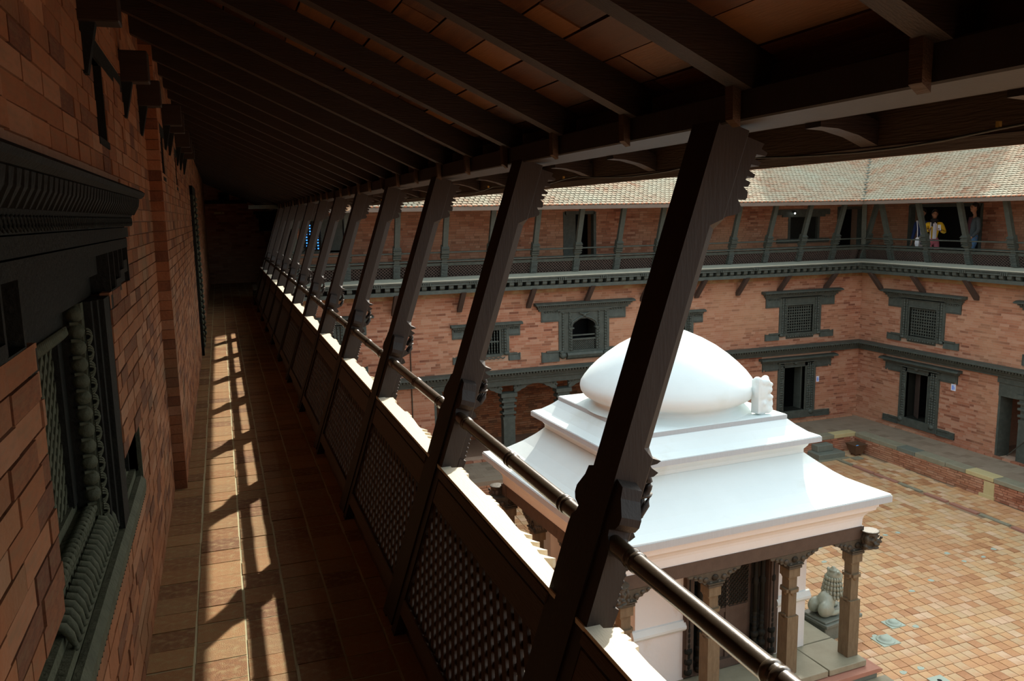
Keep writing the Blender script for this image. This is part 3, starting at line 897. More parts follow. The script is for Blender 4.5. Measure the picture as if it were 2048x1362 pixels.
def build_wing(side):
    mw = MN if side == 'N' else ME
    wins = WIN_N if side == 'N' else WIN_E
    du = DOOR_N if side == 'N' else DOOR_E
    u0, u1 = (.56, 16.3) if side == 'N' else (-17.2, -2.0)
    arc = ARC_N if side == 'N' else ARC_E
    gal = GAL_N if side == 'N' else GAL_E
    word = 'opposite' if side == 'N' else 'right-hand'
    # lower wall
    holes = [opening(k, u) for k, u in wins] + [(du - .42, du + .28, -3.64, -2.44), (arc[0], arc[1], -3.95, -2.12)]
    b = MB()
    wall_with_holes(b, .20, FW - .001, u0, u1, -4.4, -.17, holes)
    o = b.build('wall_north' if side == 'N' else 'wall_east', M['mortar_pale'], kind='structure', label='tall red brick courtyard wall on the %s side' % word)
    at_mat(o, mw)
    wall = o
    cuts = [c for k, u in wins for c in cover(k, u)] + [(du - .60, du + .60, -3.80, -2.2), (du - 1.1, du + 1.1, -2.50, -2.1), (du - 1.1, du + 1.1, -3.86, -3.67), (arc[0], arc[1], -3.95, -2.1), (u0, u1, -2.1, -1.9)]
    sp = brick_spans(u0, u1, -3.95, -.04, .0555, .225, .006, cuts)
    jit = rng.rand(len(sp)) * .0012
    me = boxes_mesh('facade_bricks', [(FW - .012 + j, (a + c) / 2, (d + e) / 2) for (a, c, d, e), j in zip(sp, jit)], [(.026, c - a, e - d) for (a, c, d, e) in sp], M['brick_far'], drop=5)
    o = link('facade_bricks', me, wall, kind='stuff')
    # gallery floor, back wall
    b = MB(); b.span((-.36, u0 if side == 'E' else .66, -.16), (.66, u1 + .6, 0))
    at_mat(b.build('floor', M['floor_tile'], kind='structure', label='floor of the %s gallery' % word), mw)
    g0, g1 = (1.5, 17.4) if side == 'N' else (-17.9, -2.0)
    b = MB(); wall_with_holes(b, -.75, -.361, g0, g1, 0, 2.6, gal)
    gw = at_mat(b.build('wall_gallery', M['mortar'], kind='structure', label='brick wall at the back of the %s gallery' % word), mw)
    gc = [(g[0] - .04, g[1] + .04, g[2], g[3] + .05) for g in gal]
    if side == 'N': gc += [(13.94, 15.66, .70, .86), (13.94, 15.66, 1.40, 1.62)]
    sp = brick_spans(g0, g1, 0.3, 2.2, .0555, .225, .009, gc)
    me = boxes_mesh('gallery_bricks', [(-.367, (a + c) / 2, (d + e) / 2) for (a, c, d, e) in sp], [(.026, c - a, e - d) for (a, c, d, e) in sp], M['brick_far'], drop=5)
    link('gallery_bricks', me, gw, kind='stuff')
    b = MB()
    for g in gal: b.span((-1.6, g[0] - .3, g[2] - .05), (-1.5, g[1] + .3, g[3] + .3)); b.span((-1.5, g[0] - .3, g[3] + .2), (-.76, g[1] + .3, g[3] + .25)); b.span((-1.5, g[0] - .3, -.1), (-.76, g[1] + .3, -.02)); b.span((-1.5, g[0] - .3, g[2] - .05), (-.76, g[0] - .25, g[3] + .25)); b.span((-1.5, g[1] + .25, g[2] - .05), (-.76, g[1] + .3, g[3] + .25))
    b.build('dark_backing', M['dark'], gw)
    b = MB()
    for g in gal:
        b.span((-.50, g[0] - .04, g[2]), (-.34, g[0] + .03, g[3] + .04)); b.span((-.50, g[1] - .03, g[2]), (-.34, g[1] + .04, g[3] + .04)); b.span((-.5, g[0], g[3] - .02), (-.34, g[1], g[3] + .06))
    if side == 'N':
        b.span((-.40, 13.94, 1.46), (-.33, 15.66, 1.60)); b.span((-.40, 13.94, .72), (-.33, 15.66, .82)); b.span((-.4, 14.1, 1.40), (-.33, 15.5, 1.46))
    b.build('opening_frame', M['far_wood'], gw)
    if side == 'N':
        b = MB(); b.span((-.46, 14.36, .76), (-.43, 15.27, 1.46)); b.build('shutter', M['black_wood'], gw)
        b = MB(); b.span((-.44, 7.84, 0), (-.41, 8.12, 1.58)); b.build('door_leaf', M['far_wood'], gw)
    # ledge and cornice under the gallery
    e0, e1 = (.56, 16.02) if side == 'N' else (-17.0, -2.0)
    c = empty('cornice', mw=mw, label='dentilled timber cornice and pale ledge below the %s gallery' % word, cat='cornice')
    b = MB(); b.prism([(.50, .30), (.74, .295), (1.05, .255), (1.05, .228), (.50, .222)], 1, e0, e1 if side == 'N' else e1); o = b.build('ledge', M['far_ledge']); o.parent = c
    b = MB()
    for (v, za, zb) in [(1.035, .197, .226), (1.005, .166, .195), (1.02, .136, .164)]:
        b.span((.5, e0, za), (v, e1, zb))
    k = e0 + .3
    while k < e1:
        for q in range(4): b.span((.5, k + q * .045, .134), (1.045, k + q * .045 + .02, .205))
        k += 1.033
    o = b.build('moulding', M['far_wood']); o.parent = c
    b = MB(); b.span((.50, e0, -.045), (.97, e1, .034)); o = b.build('lower_beam', M['far_wood']); o.parent = c
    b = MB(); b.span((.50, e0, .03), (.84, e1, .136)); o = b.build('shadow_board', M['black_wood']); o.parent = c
    dm = MB(); dm.prism([(.70, .134), (.995, .134), (.995, .075), (.97, .045), (.95, .034), (.70, .034)], 1, -.052, .052)
    dme = dm.mesh('dentil', M['far_wood'])
    k = e0 + .1
    while k < e1 - .05:
        o = link('dentil', dme, c, (random.uniform(-.004, .004), k, 0)); k += .196
    # middle string course
    c = empty('cornice', mw=mw, label='dark carved string course halfway up the %s wall' % word, cat='cornice')
    b = MB()
    b.prism([(.5, -1.872), (.80, -1.885), (.84, -1.90), (.84, -1.925), (.5, -1.925)], 1, e0, e1)
    o = b.build('cap', M['far_wood']); o.parent = c
    b = MB()
    b.span((.5, e0, -2.115), (.64, e1, -2.055)); b.span((.5, e0, -2.05), (.69, e1, -2.0)); b.span((.5, e0, -2.0), (.70, e1, -1.925))
    o = b.build('moulding', M['far_wood']); o.parent = c
    n = int((e1 - e0) / .075)
    me = boxes_mesh('small_dentils', [(.745, e0 + .04 + k * .075, -1.955) for k in range(n)], [(.09, .045, .045)] * n, M['far_wood'])
    link('small_dentils', me, c, kind='stuff')
    # diagonal braces
    ub = [3.4, 4.86, 6.49, 7.92, 9.4, 10.9, 12.1, 13.34, 14.79] if side == 'N' else [-16.3, -14.95, -13.48, -12.0, -10.6]
    for i, u in enumerate(ub):
        b = MB(); b.prism([(.50, -.42), (.50, -.50), (.55, -.50), (.96, -.03), (.84, -.03)], 1, -.05, .05)
        lab = 'dark slanting brace under the %s cornice, %s' % (word, (ORD[len(ub) - 1 - i] + ' to the left of the inner corner') if side == 'N' else (ORD[i] + ' to the right of the inner corner'))
        o = b.build('eave_bracket', M['far_wood_brown'], label=lab, cat='bracket', group='braces under the %s gallery' % word)
        at_mat(o, mw @ Matrix.Translation((.06, u, 0)))
    # struts
    us = [3.46 + 1.033 * k for k in range(-2, 13)] if side == 'N' else [-15.88 + 1.13 * k for k in range(0, 9)]
    for i, u in enumerate(us):
        if i == 0:
            t = empty('roof_strut'); first = t
            b = MB()
            b.prism([(.26, .03), (1.93, .03), (1.93, .115), (.26, .115)], 1, -.055, .055, fn=slope_fn); o = b.build('shaft', M['far_wood'], t)
            b = MB()
            b.prism([(.255, .02), (.255, .14), (.30, .14), (.32, .118), (.68, .118), (.68, .02)], 1, -.070, .070, fn=slope_fn)
            for q in range(8): b.prism([(.385 + q * .034, .11), (.385 + q * .034, .158), (.403 + q * .034, .150), (.403 + q * .034, .11)], 1, -.072, .072, fn=slope_fn)
            b.build('ridged_block', M['far_wood'], t)
            b = MB()
            b.prism([(.76, .02), (.76, .118), (.80, .145), (.83, .125), (.86, .128), (.90, .155), (.95, .150), (.98, .128), (1.02, .150), (1.04, .118), (1.05, .02)], 1, -.078, .078, fn=slope_fn)
            for q in range(5): b.prism([(.80 + q * .05, .10), (.80 + q * .05, .160), (.82 + q * .05, .160), (.82 + q * .05, .10)], 1, -.088, .088, fn=slope_fn)
            b.build('carved_block', M['far_wood'], t)
            b = MB(); b.prism([(.262, -.14), (.262, .14), (.285, .09), (.34, .05), (.34, -.05), (.285, -.09)], 1, 0, 0, fn=lambda a, y_, d: (0, 0, 0)) if False else None
            b.add([(SLOPE(s, n_)[0], yy, SLOPE(s, n_)[1]) for n_ in (.10, .15) for (s, yy) in [(.250, -.13), (.250, .13), (.275, .09), (.33, .05), (.33, -.05), (.275, -.09)]],
                  [[5, 4, 3, 2, 1, 0], [6, 7, 8, 9, 10, 11]] + [[q, (q + 1) % 6, 6 + (q + 1) % 6, 6 + q] for q in range(6)])
            b.build('flared_foot', M['far_wood'], t)
            index_children()
        else:
            t = copy_tree(first)
        t.matrix_world = mw @ Matrix.Translation((.50, u, 0))
        if side == 'N': lab = 'dark carved strut of the opposite gallery, %s to the left of the inner corner' % ORD[len(us) - 1 - i]
        else: lab = 'dark carved strut of the right-hand gallery, %s to the right of the inner corner' % ORD[i]
        setp(t, label=lab, cat='strut', group='struts of the %s gallery' % word)
    # parapet
    p = empty('gallery_parapet', mw=mw, label='dark lattice parapet along the %s gallery' % word, cat='parapet')
    lo = us[0] - .5 if side == 'N' else -16.76
    hi = 15.78 if side == 'N' else us[-1] + .5
    b = MB(); b.prism([(.70, .632), (.845, .632), (.845, .65), (.80, .668), (.70, .668)], 1, lo, hi); o = b.build('sill_board', M['far_wood']); o.parent = p
    b = MB(); b.lathe([(.016, lo), (.016, hi)], 8, c=(.85, 0, .83), rot=Matrix.Rotation(-PI / 2, 3, 'X')); o = b.build('handrail', M['far_wood']); o.parent = p
    b = MB()
    for (s0, s1) in ((.25, .32), (.60, .665)): b.prism([(s0, .045), (s1, .045), (s1, .09), (s0, .09)], 1, lo, hi, fn=slope_fn)
    o = b.build('rails', M['far_wood']); o.parent = p; o.location = (.50, 0, 0)
    b = MB(); b.prism([(.30, .02), (.62, .02), (.62, .03), (.30, .03)], 1, lo, hi, fn=slope_fn)
    o = b.build('backing_board', M['black_wood']); o.parent = p; o.location = (.50, 0, 0)
    half = .46; lm = MB()
    for sign in (1, -1):
        c0 = -1.2
        n0, n1 = (.060, .068) if sign == 1 else (.068, .076)
        while c0 < 1.2:
            po = slat_poly(-half, half, .32, .60, sign, c0, .012)
            if len(po) >= 3:
                V = []
                for nn in (n0, n1):
                    for (yy, s) in po: v, z = SLOPE(s, nn); V.append((v, yy, z))
                n = len(po); lm.add(V, [list(range(n))[::-1], list(range(n, 2 * n))] + [[q, (q + 1) % n, n + (q + 1) % n, n + q] for q in range(n)])
            c0 += .066
    lme = lm.mesh('lattice_panel', M['far_wood_brown'])
    for a, c_ in zip(us[:-1], us[1:]):
        o = link('lattice_panel', lme, p, (.50, (a + c_) / 2, 0)); o.scale = (1, (c_ - a) / 2 / half * .97, 1)
    o = link('lattice_panel', lme, p, (.50, (us[-1] + 15.9) / 2 if side == 'N' else (us[0] - 16.8) / 2, 0)); o.scale = (1, .9, 1)
    # eave: beam, fascia, ceiling boards
    b = MB(); b.span((1.11, e0, 1.797), (1.30, e1, 1.865)); at_mat(setp(b.build('eave_beam', M['far_wood']), label='dark beam under the %s eave' % word, cat='beam'), mw)
    lo_e, hi_e = (1.7, 14.92) if side == 'N' else (-15.90, -2.0)
    b = MB(); b.span((1.703, lo_e, 1.695), (1.722, hi_e, 1.772))
    f = at_mat(setp(b.build('fascia_board', M['fascia']), label='stained fascia board along the %s eave' % word, cat='board'), mw)
    # roof
    xlo, xhi = -2.2, 1.72
    roofz = lambda x: 1.775 + .50 * (1.70 - x)
    def keep(x, y):
        if side == 'N': return (1.70 - x) > (y - 14.88) and (1.70 - x) > (1.70 - y)
        return (1.70 - x) > (-15.86 - y)
    b = MB()
    if side == 'N':
        P = [(1.70, 1.70), (1.70, 14.88), (xlo, 14.88 + 3.9), (xlo, 1.70 - 3.9)]
    else:
        P = [(1.70, -15.86), (1.70, -2.0), (xlo, -2.0), (xlo, -15.86 - 3.9)]
    V = [(x, y, roofz(x) - .01) for x, y in P] + [(x, y, roofz(x) - .07) for x, y in P]
    b.add(V, [[0, 1, 2, 3], [7, 6, 5, 4], [0, 4, 5, 1], [1, 5, 6, 2], [2, 6, 7, 3], [3, 7, 4, 0]])
    roof = at_mat(b.build('roof', M['roof_tile'], kind='structure', label='weathered clay tile roof over the %s gallery' % word), mw)
    Cc, Ss, Tt = [], [], []
    lipC, lipT = [], []
    tw, te = .112, .105
    ang = math.atan(.50)
    nr = int(3.95 / math.cos(ang) * math.cos(ang) / (te * math.cos(ang)))
    for r_ in range(nr):
        x = 1.70 - te * math.cos(ang) * (r_ + .5)
        k = (lo_e - 4.5) + (tw / 2 if r_ % 2 else 0)
        while k < hi_e + 4.5:
            if keep(x, k):
                Cc.append((x, k + random.uniform(-.004, .004), roofz(x) + .012 + random.uniform(-.003, .003)))
                Tt.append(random.random())
            k += tw
    Cc = np.array(Cc); n = len(Cc)
    # one tile: humped, thick rounded nose facing down the slope
    hx = te * .62
    prof = [(-hx, -.5, -.004), (-hx, .5, -.004), (hx, .5, .004), (hx * 1.12, .22, .002), (hx * 1.12, -.22, .002), (hx, -.5, .004)]
    base = np.array([(a, bb_ * (tw - .012), c_) for a, bb_, c_ in prof] + [(a, bb_ * (tw - .012) * .8, c_ + .016 + (.006 if abs(bb_) < .3 else 0)) for a, bb_, c_ in prof])
    ca, sa = math.cos(ang - .10), math.sin(ang - .10)
    rb_ = base.copy(); rb_[:, 0] = base[:, 0] * ca + base[:, 2] * sa; rb_[:, 2] = -base[:, 0] * sa + base[:, 2] * ca
    Vv = (rb_[None] + Cc[:, None, :]).reshape(-1, 3)
    me = bpy.data.meshes.new('roof_tiles')
    quads = [[2, 3, 9, 8], [3, 4, 10, 9], [4, 5, 11, 10], [1, 2, 8, 7], [5, 0, 6, 11]]
    faces = []
    polyc = []
    for q in quads: faces.append(q)
    hexf = [6, 7, 8, 9, 10, 11]
    off = (np.arange(n) * 12)[:, None]
    L = []; starts = []; tot = 0
    arrs = [np.array(q)[None] + off for q in quads] + [np.array(hexf)[None] + off]
    per = np.concatenate(arrs, axis=1)
    sizes = [4] * 5 + [6]
    st = np.concatenate([[0], np.cumsum(sizes)[:-1]])
    starts = (st[None] + (np.arange(n) * sum(sizes))[:, None]).ravel()
    me.vertices.add(len(Vv)); me.vertices.foreach_set('co', Vv.ravel())
    me.loops.add(per.size); me.loops.foreach_set('vertex_index', per.ravel().astype(np.int32))
    me.polygons.add(n * 6); me.polygons.foreach_set('loop_start', starts.astype(np.int32))
    me.update(calc_edges=True)
    a_ = me.attributes.new('tone', 'FLOAT', 'FACE'); a_.data.foreach_set('value', np.repeat(np.array(Tt), 6).astype(np.float32))
    me.materials.append(M['roof_tile']); me.validate(); me.polygons.foreach_set('use_smooth', np.zeros(len(me.polygons), bool))
    link('roof_tiles', me, roof, kind='stuff')
    b = MB()
    k = lo_e
    while k < hi_e:
        b.ball((1.70, k, 1.795 + random.uniform(-.004, .004)), (.045, .047, .020), 7, 4, tone=random.random() + .001); k += tw
    b.build('eave_tile_lips', M['tile_lip'], roof, kind='stuff')
    if side == 'E':
        vm = MB(); vm.prism([(-.05, 0), (-.035, .035), (.035, .035), (.05, 0)], 1, -.085, .085)
        vme = vm.mesh('valley_tile', M['valley'])
        for q in range(20):
            x = 1.66 - .17 * q; y = -15.86 - (1.70 - x)
            o = link('valley_tile', vme, roof, (x, y, roofz(x) + .01)); o.rotation_euler = (0, .4, PI / 4)
    # arcade at ground level
    A = empty('arcade', mw=mw, label='dark timber arcade of cusped arches in the %s ground floor' % word, kind='structure')
    ncol = 4 if side == 'N' else 3
    if side == 'N': cu = [4.62, 5.98, 7.34, 8.70, 9.75]
    else: cu = [-12.10, -10.75, -9.4, -8.1]
    b = MB(); b.span((.42, arc[0] - .05, -2.25), (.60, arc[1] + .05, -2.11)); o = b.build('lintel_beam', M['far_wood']); o.parent = A
    cb_ = MB()
    prof = [(0.085, -2.62), (.10, -2.58), (.085, -2.50), (.11, -2.46), (.13, -2.42)]
    cb_.span((-.09, -.14, -3.95), (.09, .14, -3.05))
    for (z, h, w_) in [(-3.05, .07, .10), (-2.98, .06, .075), (-2.92, .05, .11), (-2.87, .10, .08), (-2.77, .05, .115), (-2.72, .08, .085), (-2.64, .05, .12), (-2.59, .07, .10), (-2.52, .09, .13)]:
        cb_.span((-w_ * .95, -w_ * 1.5, z), (w_ * .95, w_ * 1.5, z + h))
    for k in range(10): cb_.ball((.085, -.08 + k * .018, -2.80), (.012, .010, .014), 6, 4)
    cme = cb_.mesh('column', M['far_wood'])
    for u in cu: link('column', cme, A, (.50, u, 0))
    # cusped arch plates
    for a, c_ in zip(cu[:-1], cu[1:]):
        w_ = c_ - a
        arch = []
        cus = [(0, -2.44), (.06, -2.43), (.14, -2.40), (.17, -2.37), (.25, -2.345), (.30, -2.30), (.40, -2.275), (.44, -2.245), (.5, -2.225)]
        lower = [(a + .15 + (w_ - .30) * t_, z) for t_, z in cus] + [(c_ - .15 - (w_ - .30) * t_, z) for t_, z in cus[::-1][1:]]
        # strip of quads between the arch line and the beam
        V = []; F = []
        for xx in (.46, .54):
            for (yy, z) in lower: V += [(xx, yy, z), (xx, yy, -2.20)]
        m_ = len(lower) * 2
        for q in range(len(lower) - 1):
            i0 = 2 * q
            F += [[i0, i0 + 2, i0 + 3, i0 + 1], [m_ + i0, m_ + i0 + 1, m_ + i0 + 3, m_ + i0 + 2], [i0, m_ + i0, m_ + i0 + 2, i0 + 2]]
        b = MB(); b.add(V, F)
        for sgn, yy in ((1, a + .16), (-1, c_ - .16)):
            for (r1, zz, dy) in ((.035, -2.33, 0), (.025, -2.29, .08), (.02, -2.27, .15)): b.ball((.545, yy + sgn * dy, zz), (.018, r1, r1 * .8), 8, 5)
        o = b.build('cusped_arch', M['far_wood'], fix=False); o.parent = A
    if arc[0] == cu[0] or True:
        b = MB(); b.span((.30, arc[0] - .02, -2.55), (.58, cu[0] - .08, -2.12)) if side == 'E' else b.span((.3, arc[0] - .02, -2.5), (.57, cu[0] - .2, -2.12))
        o = b.build('end_bracket', M['far_wood']); o.parent = A
    b = MB(); b.span((.19, arc[0] - .02, -3.95), (.565, arc[0] + .03, -2.12)); b.span((.19, arc[1] - .03, -3.95), (.565, arc[1] + .02, -2.12)); o = b.build('end_post', M['far_wood']); o.parent = A
    # room behind the arcade
    b = MB(); b.span((-1.35, arc[0] - .6, -4.0), (-1.2, arc[1] + .6, -2.0)); b.span((-1.2, arc[0] - .6, -4.0), (.2, arc[0] - .5, -2.0)); b.span((-1.2, arc[1] + .5, -4.0), (.2, arc[1] + .6, -2.0)); b.span((-1.2, arc[0] - .6, -2.05), (.2, arc[1] + .6, -2.0)); b.span((-1.2, arc[0] - .6, -4.1), (.2, arc[1] + .6, -3.96))
    rm = at_mat(b.build('wall_portico', M['mortar'], kind='structure', label='shadowy brick room behind the %s arcade' % word), mw)
    sp = brick_spans(arc[0] - .5, arc[1] + .5, -3.95, -2.1, .0555, .225, .009, [])
    me = boxes_mesh('portico_bricks', [(-1.195, (a + c) / 2, (d + e) / 2) for (a, c, d, e) in sp], [(.02, c - a, e - d) for (a, c, d, e) in sp], M['brick'], drop=5)
    link('portico_bricks', me, rm, kind='stuff')
    return wall

WALL_N = build_wing('N')
WALL_E = build_wing('E')

# ------------------------------------------------------------ carved facade windows and doors (x outwards from wall face, y along)
def poly_y(b, pts, x0, x1):
    n = len(pts); V = [(x, p[0], p[1]) for x in (x0, x1) for p in pts]
    b.add(V, [list(range(n))[::-1], list(range(n, 2 * n))] + [[q, (q + 1) % n, n + (q + 1) % n, n + q] for q in range(n)])
def colonette(b, x, y, z0, z1, r):
    prof = []; z = z0; k = 0
    while z < z1 - .02:
        rr = r * (1.0, .72, 1.15, .8)[k % 4]; h = (.05, .025, .035, .02)[k % 4]
        prof += [(rr * .8, z), (rr, z + h * .3), (rr, z + h * .7), (rr * .8, z + h)]; z += h; k += 1
    b.lathe(prof, 8, c=(x, y, 0))

def reveal(b, a, c, z0, z1):
    b.span((-.37, a - .012, z0), (-.012, a + .012, z1)); b.span((-.37, c - .012, z0), (-.012, c + .012, z1))
    b.span((-.37, a, z1 - .012), (-.012, c, z1 + .012)); b.span((-.37, a, z0 - .012), (-.012, c, z0 + .012))
def facade_window(kind, u, mw, name, label):
    t = empty(name, mw=mw @ Matrix.Translation((FW, u, 0)), kind='structure', label=label)
    def B(nm, fnc, m='far_wood'):
        b = MB(); fnc(b); o = b.build(nm, M[m]); o.parent = t; return o
    S = dict(grille=dict(cw=1.22, ct=-.44, ww=1.08, bw=.655, bt=-.60, bb=-1.62, ob=-1.72, ow=.40, oz=(-1.56, -.84), wz=(-.86, -.84)),
             arch=dict(cw=1.26, ct=-.40, ww=1.08, bw=.645, bt=-.60, bb=-1.60, ob=-1.79, ow=.30, oz=(-1.56, -.82), wz=(-.84, -.80)),
             small=dict(cw=.84, ct=-.78, ww=.80, bw=.53, bt=-.88, bb=-1.52, ob=-1.67, ow=.30, oz=(-1.50, -.96), wz=(-1.09, -1.05)))[kind]
    cw, ct, ww, bw = S['cw'], S['ct'], S['ww'], S['bw']
    sm = kind == 'small'
    def cor(b):
        d = .20 if not sm else .13
        b.prism([(-.05, ct), (d * .6, ct - .005), (d, ct - .035), (d, ct - .055), (d * .7, ct - .07), (-.05, ct - .07)], 1, -cw, cw)
        b.span((-.05, -cw + .05, ct - .10), (d * .62, cw - .05, ct - .07))
        b.span((-.05, -cw + .08, ct - .15 if not sm else ct - .12), (d * .42, cw - .08, ct - .105))
        if not sm: b.span((-.05, -cw + .12, ct - .20), (.05, cw - .12, ct - .15))
        n = int(2 * (cw - .12) / .05)
        for k in range(n): b.span((d * .5, -cw + .1 + k * .05, ct - .10), (d * .75, -cw + .1 + k * .05 + .026, ct - .072))
    B('cornice', cor)
    wt, wb = (ct - .18, S['wz'][0]) if not sm else (ct - .10, S['wz'][0])
    def wing(b):
        for sg in (1, -1):
            # stepped ear: full depth outside, shallower towards the body
            b.span((-.05, sg * (bw - .02), wb + .02), (.012, sg * ww, wt))
            b.span((-.05, sg * (ww - .035), wb - .015), (.028, sg * ww, wt)); b.span((-.05, sg * bw, wb - .015), (.028, sg * (ww - .03), wb + .02))
            b.prism([(.012, wb + .02), (.040, wb + .02), (.012, wt - .05)], 1, min(sg * bw, sg * (ww - .03)), max(sg * bw, sg * (ww - .03)))
            for k in range(5): b.ball((.022, sg * (bw + .06 + k * (ww - bw - .1) / 5), wt - .05), (.014, .028, .022), 6, 4)
    B('upper_wing', wing)
    def lwing(b):
        zt, zb = (-1.55 if not sm else -1.51), S['ob'] - .0
        for sg in (1, -1):
            b.span((-.05, sg * (bw - .02), zb), (.008, sg * ww, zt - .01))
            b.span((-.05, sg * (ww - .03), zb), (.028, sg * ww, zt)); b.span((-.05, sg * bw, zt - .025), (.028, sg * (ww - .28 * (ww - bw)), zt + .015))
            b.prism([(.008, zb), (.040, zb), (.008, zt - .04)], 1, min(sg * bw, sg * (ww - .03)), max(sg * bw, sg * (ww - .03)))
    B('lower_wing', lwing)
    ow, (oz0, oz1) = S['ow'], S['oz']
    o_ = opening(kind, 0); B('reveal', lambda b: reveal(b, *o_), 'black_wood')
    def frame(b):
        for sg in (1, -1):
            b.span((-.06, sg * (bw - .07), S['bb']), (.030, sg * bw, S['bt']))
            b.span((-.06, sg * ow, oz0 - .02), (.008, sg * (bw - .06), S['bt']))
            b.span((-.06, sg * (ow + .0), oz0), (.020, sg * (ow + .035), oz1))
        b.span((-.06, -bw, oz1), (.010, bw, S['bt']))
        b.span((-.06, -ow - .05, oz1 - .0), (.025, ow + .05, oz1 + .035))
        b.span((-.06, -bw, S['bb'] - .02), (.03, bw, oz0))
        b.span((-.06, -bw - .05, S['bt'] - .015), (.07, bw + .05, S['bt'] + .015)); b.span((-.06, -bw + .02, S['bt'] - .05), (.05, bw - .02, S['bt'] - .015))
        b.span((-.06, -ow - .04, oz0 - .06), (.045, ow + .04, oz0 - .02))
    B('window_frame', frame)
    def cols(b):
        xs = (bw - .10, ow + .075) if not sm else (bw - .10, ow + .07)
        for sg in (1, -1):
            for i, yy in enumerate(xs): colonette(b, .030, sg * yy, S['bb'] + .06, S['bt'] - .05, .026 if i == 0 else .018)
            b.ball((.04, sg * (bw - .07), S['bb'] + .02), (.04, .07, .045), 8, 6)
    B('colonettes', cols)
    if kind == 'grille':
        def gr(b):
            n = 11
            for k in range(n):
                yy = -ow + (k + .5) * 2 * ow / n
                b.span((-.052, yy - .014, oz0), (-.036, yy + .014, oz1))
            n = 10
            for k in range(n):
                z = oz0 + (k + .5) * (oz1 - oz0) / n
                b.span((-.040, -ow, z - .013), (-.028, ow, z + .013))
        B('grille', gr)
        B('sill', lambda b: (b.prism([(-.05, -1.60), (.06, -1.60), (.05, -1.64), (.03, -1.70), (-.05, -1.72)], 1, -.42, .42), [b.ball((.055, -.38 + k * .076, -1.65), (.015, .028, .028), 6, 4) for k in range(11)]))
    elif kind == 'small':
        def gr(b):
            for k in range(9):
                yy = -ow + (k + .5) * 2 * ow / 9; colonette(b, -.03, yy, oz0, oz1, .016)
            b.span((-.05, -ow, -1.24), (-.01, ow, -1.21))
        B('grille', gr)
        B('sill', lambda b: [b.tube([(.04, -.42 + .105 * k, -1.58), (.055, -.37 + .105 * k, -1.61), (.04, -.32 + .105 * k, -1.58)], .014, 6) for k in range(8)])
    else:
        arch = [(-.30, -1.02), (-.285, -.95), (-.24, -.90), (-.20, -.885), (-.15, -.85), (-.09, -.825), (-.04, -.815), (0, -.79)]
        full = arch + [(-p[0], p[1]) for p in arch[::-1][1:]]
        def ap(b):
            V = []; F = []
            for xx in (-.03, .022):
                for (yy, z) in full: V += [(xx, yy, z), (xx, yy * 1.06, -.74)]
            m_ = len(full) * 2
            for q in range(len(full) - 1):
                i0 = 2 * q; F += [[i0, i0 + 2, i0 + 3, i0 + 1], [m_ + i0, m_ + i0 + 1, m_ + i0 + 3, m_ + i0 + 2], [i0, m_ + i0, m_ + i0 + 2, i0 + 2]]
            b.add(V, F)
        B('arch_plate', ap)
        def rim(b):
            b.tube([(.03, p[0] * 1.10, p[1] + .035) for p in full], .024, 6)
            for sg in (1, -1):
                b.span((-.02, sg * .27, -1.045), (.06, sg * .40, -1.015)); b.span((-.02, sg * .30, -1.075), (.045, sg * .38, -1.045))
                colonette(b, .03, sg * .335, -1.56, -1.07, .024)
            b.ball((.05, 0, -.735), (.03, .045, .04), 8, 6); b.tube([(.04, -.13, -.68), (.05, -.05, -.71), (.05, .05, -.71), (.04, .13, -.68)], .018, 6)
        B('arch_moulding', rim)
        B('rail', lambda b: (b.span((-.04, -.30, -1.225), (-.015, .30, -1.195)), b.span((-.04, -.30, -1.325), (.0, .30, -1.285))))
        def lat(b):
            for sign in (1, -1):
                c0 = -.9
                xx = -.035 if sign == 1 else -.027
                while c0 < 1.9:
                    po = slat_poly(-.29, .29, 0, .235, sign, c0 - .4, .0085)
                    if len(po) >= 3: poly_y(b, [(p[0], p[1] - 1.56) for p in po], xx, xx + .008)
                    c0 += .048
        B('lattice', lat)
        B('lattice_back', lambda b: b.span((-.06, -.30, -1.57), (-.045, .30, -1.30)), 'black_wood')
        def rug(b):
            pts = [(.02, -1.58), (.10, -1.60), (.125, -1.65), (.10, -1.72), (.06, -1.755), (-.02, -1.77)]
            b.prism(pts + [(-.05, -1.77), (-.05, -1.58)], 1, -.46, .44)
            for sg in (1, -1):
                b.ball((.06, sg * .56, -1.66), (.07, .09, .075), 10, 6); b.ball((.09, sg * .60, -1.63), (.03, .03, .03), 6, 4)
        B('hanging_sill', rug)
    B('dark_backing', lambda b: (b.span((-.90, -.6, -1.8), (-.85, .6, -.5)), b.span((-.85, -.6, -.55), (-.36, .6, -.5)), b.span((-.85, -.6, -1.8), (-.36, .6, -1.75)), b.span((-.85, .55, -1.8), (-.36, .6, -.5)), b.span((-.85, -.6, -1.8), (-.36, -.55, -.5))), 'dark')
    return t
lw = {('N', 0): 'latticed window with stepped black surround, far left of the opposite wall', ('N', 1): 'small barred black window left of the arched window', ('N', 2): 'arched open black window with low lattice guard above the arcade',
      ('N', 3): 'small barred black window right of the arched window', ('N', 4): 'square-grilled black window on the opposite wall beside the inner corner',
      ('E', 0): 'square-grilled black window on the right-hand wall beside the inner corner', ('E', 1): 'arched black window at the right edge of the right-hand wall'}
wi = 2
for i, (k, u) in enumerate(WIN_N): facade_window(k, u, MN, 'window_%d' % wi, lw[('N', i)]); wi += 1
for i, (k, u) in enumerate(WIN_E): facade_window(k, u, ME, 'window_%d' % wi, lw[('E', i)]); wi += 1

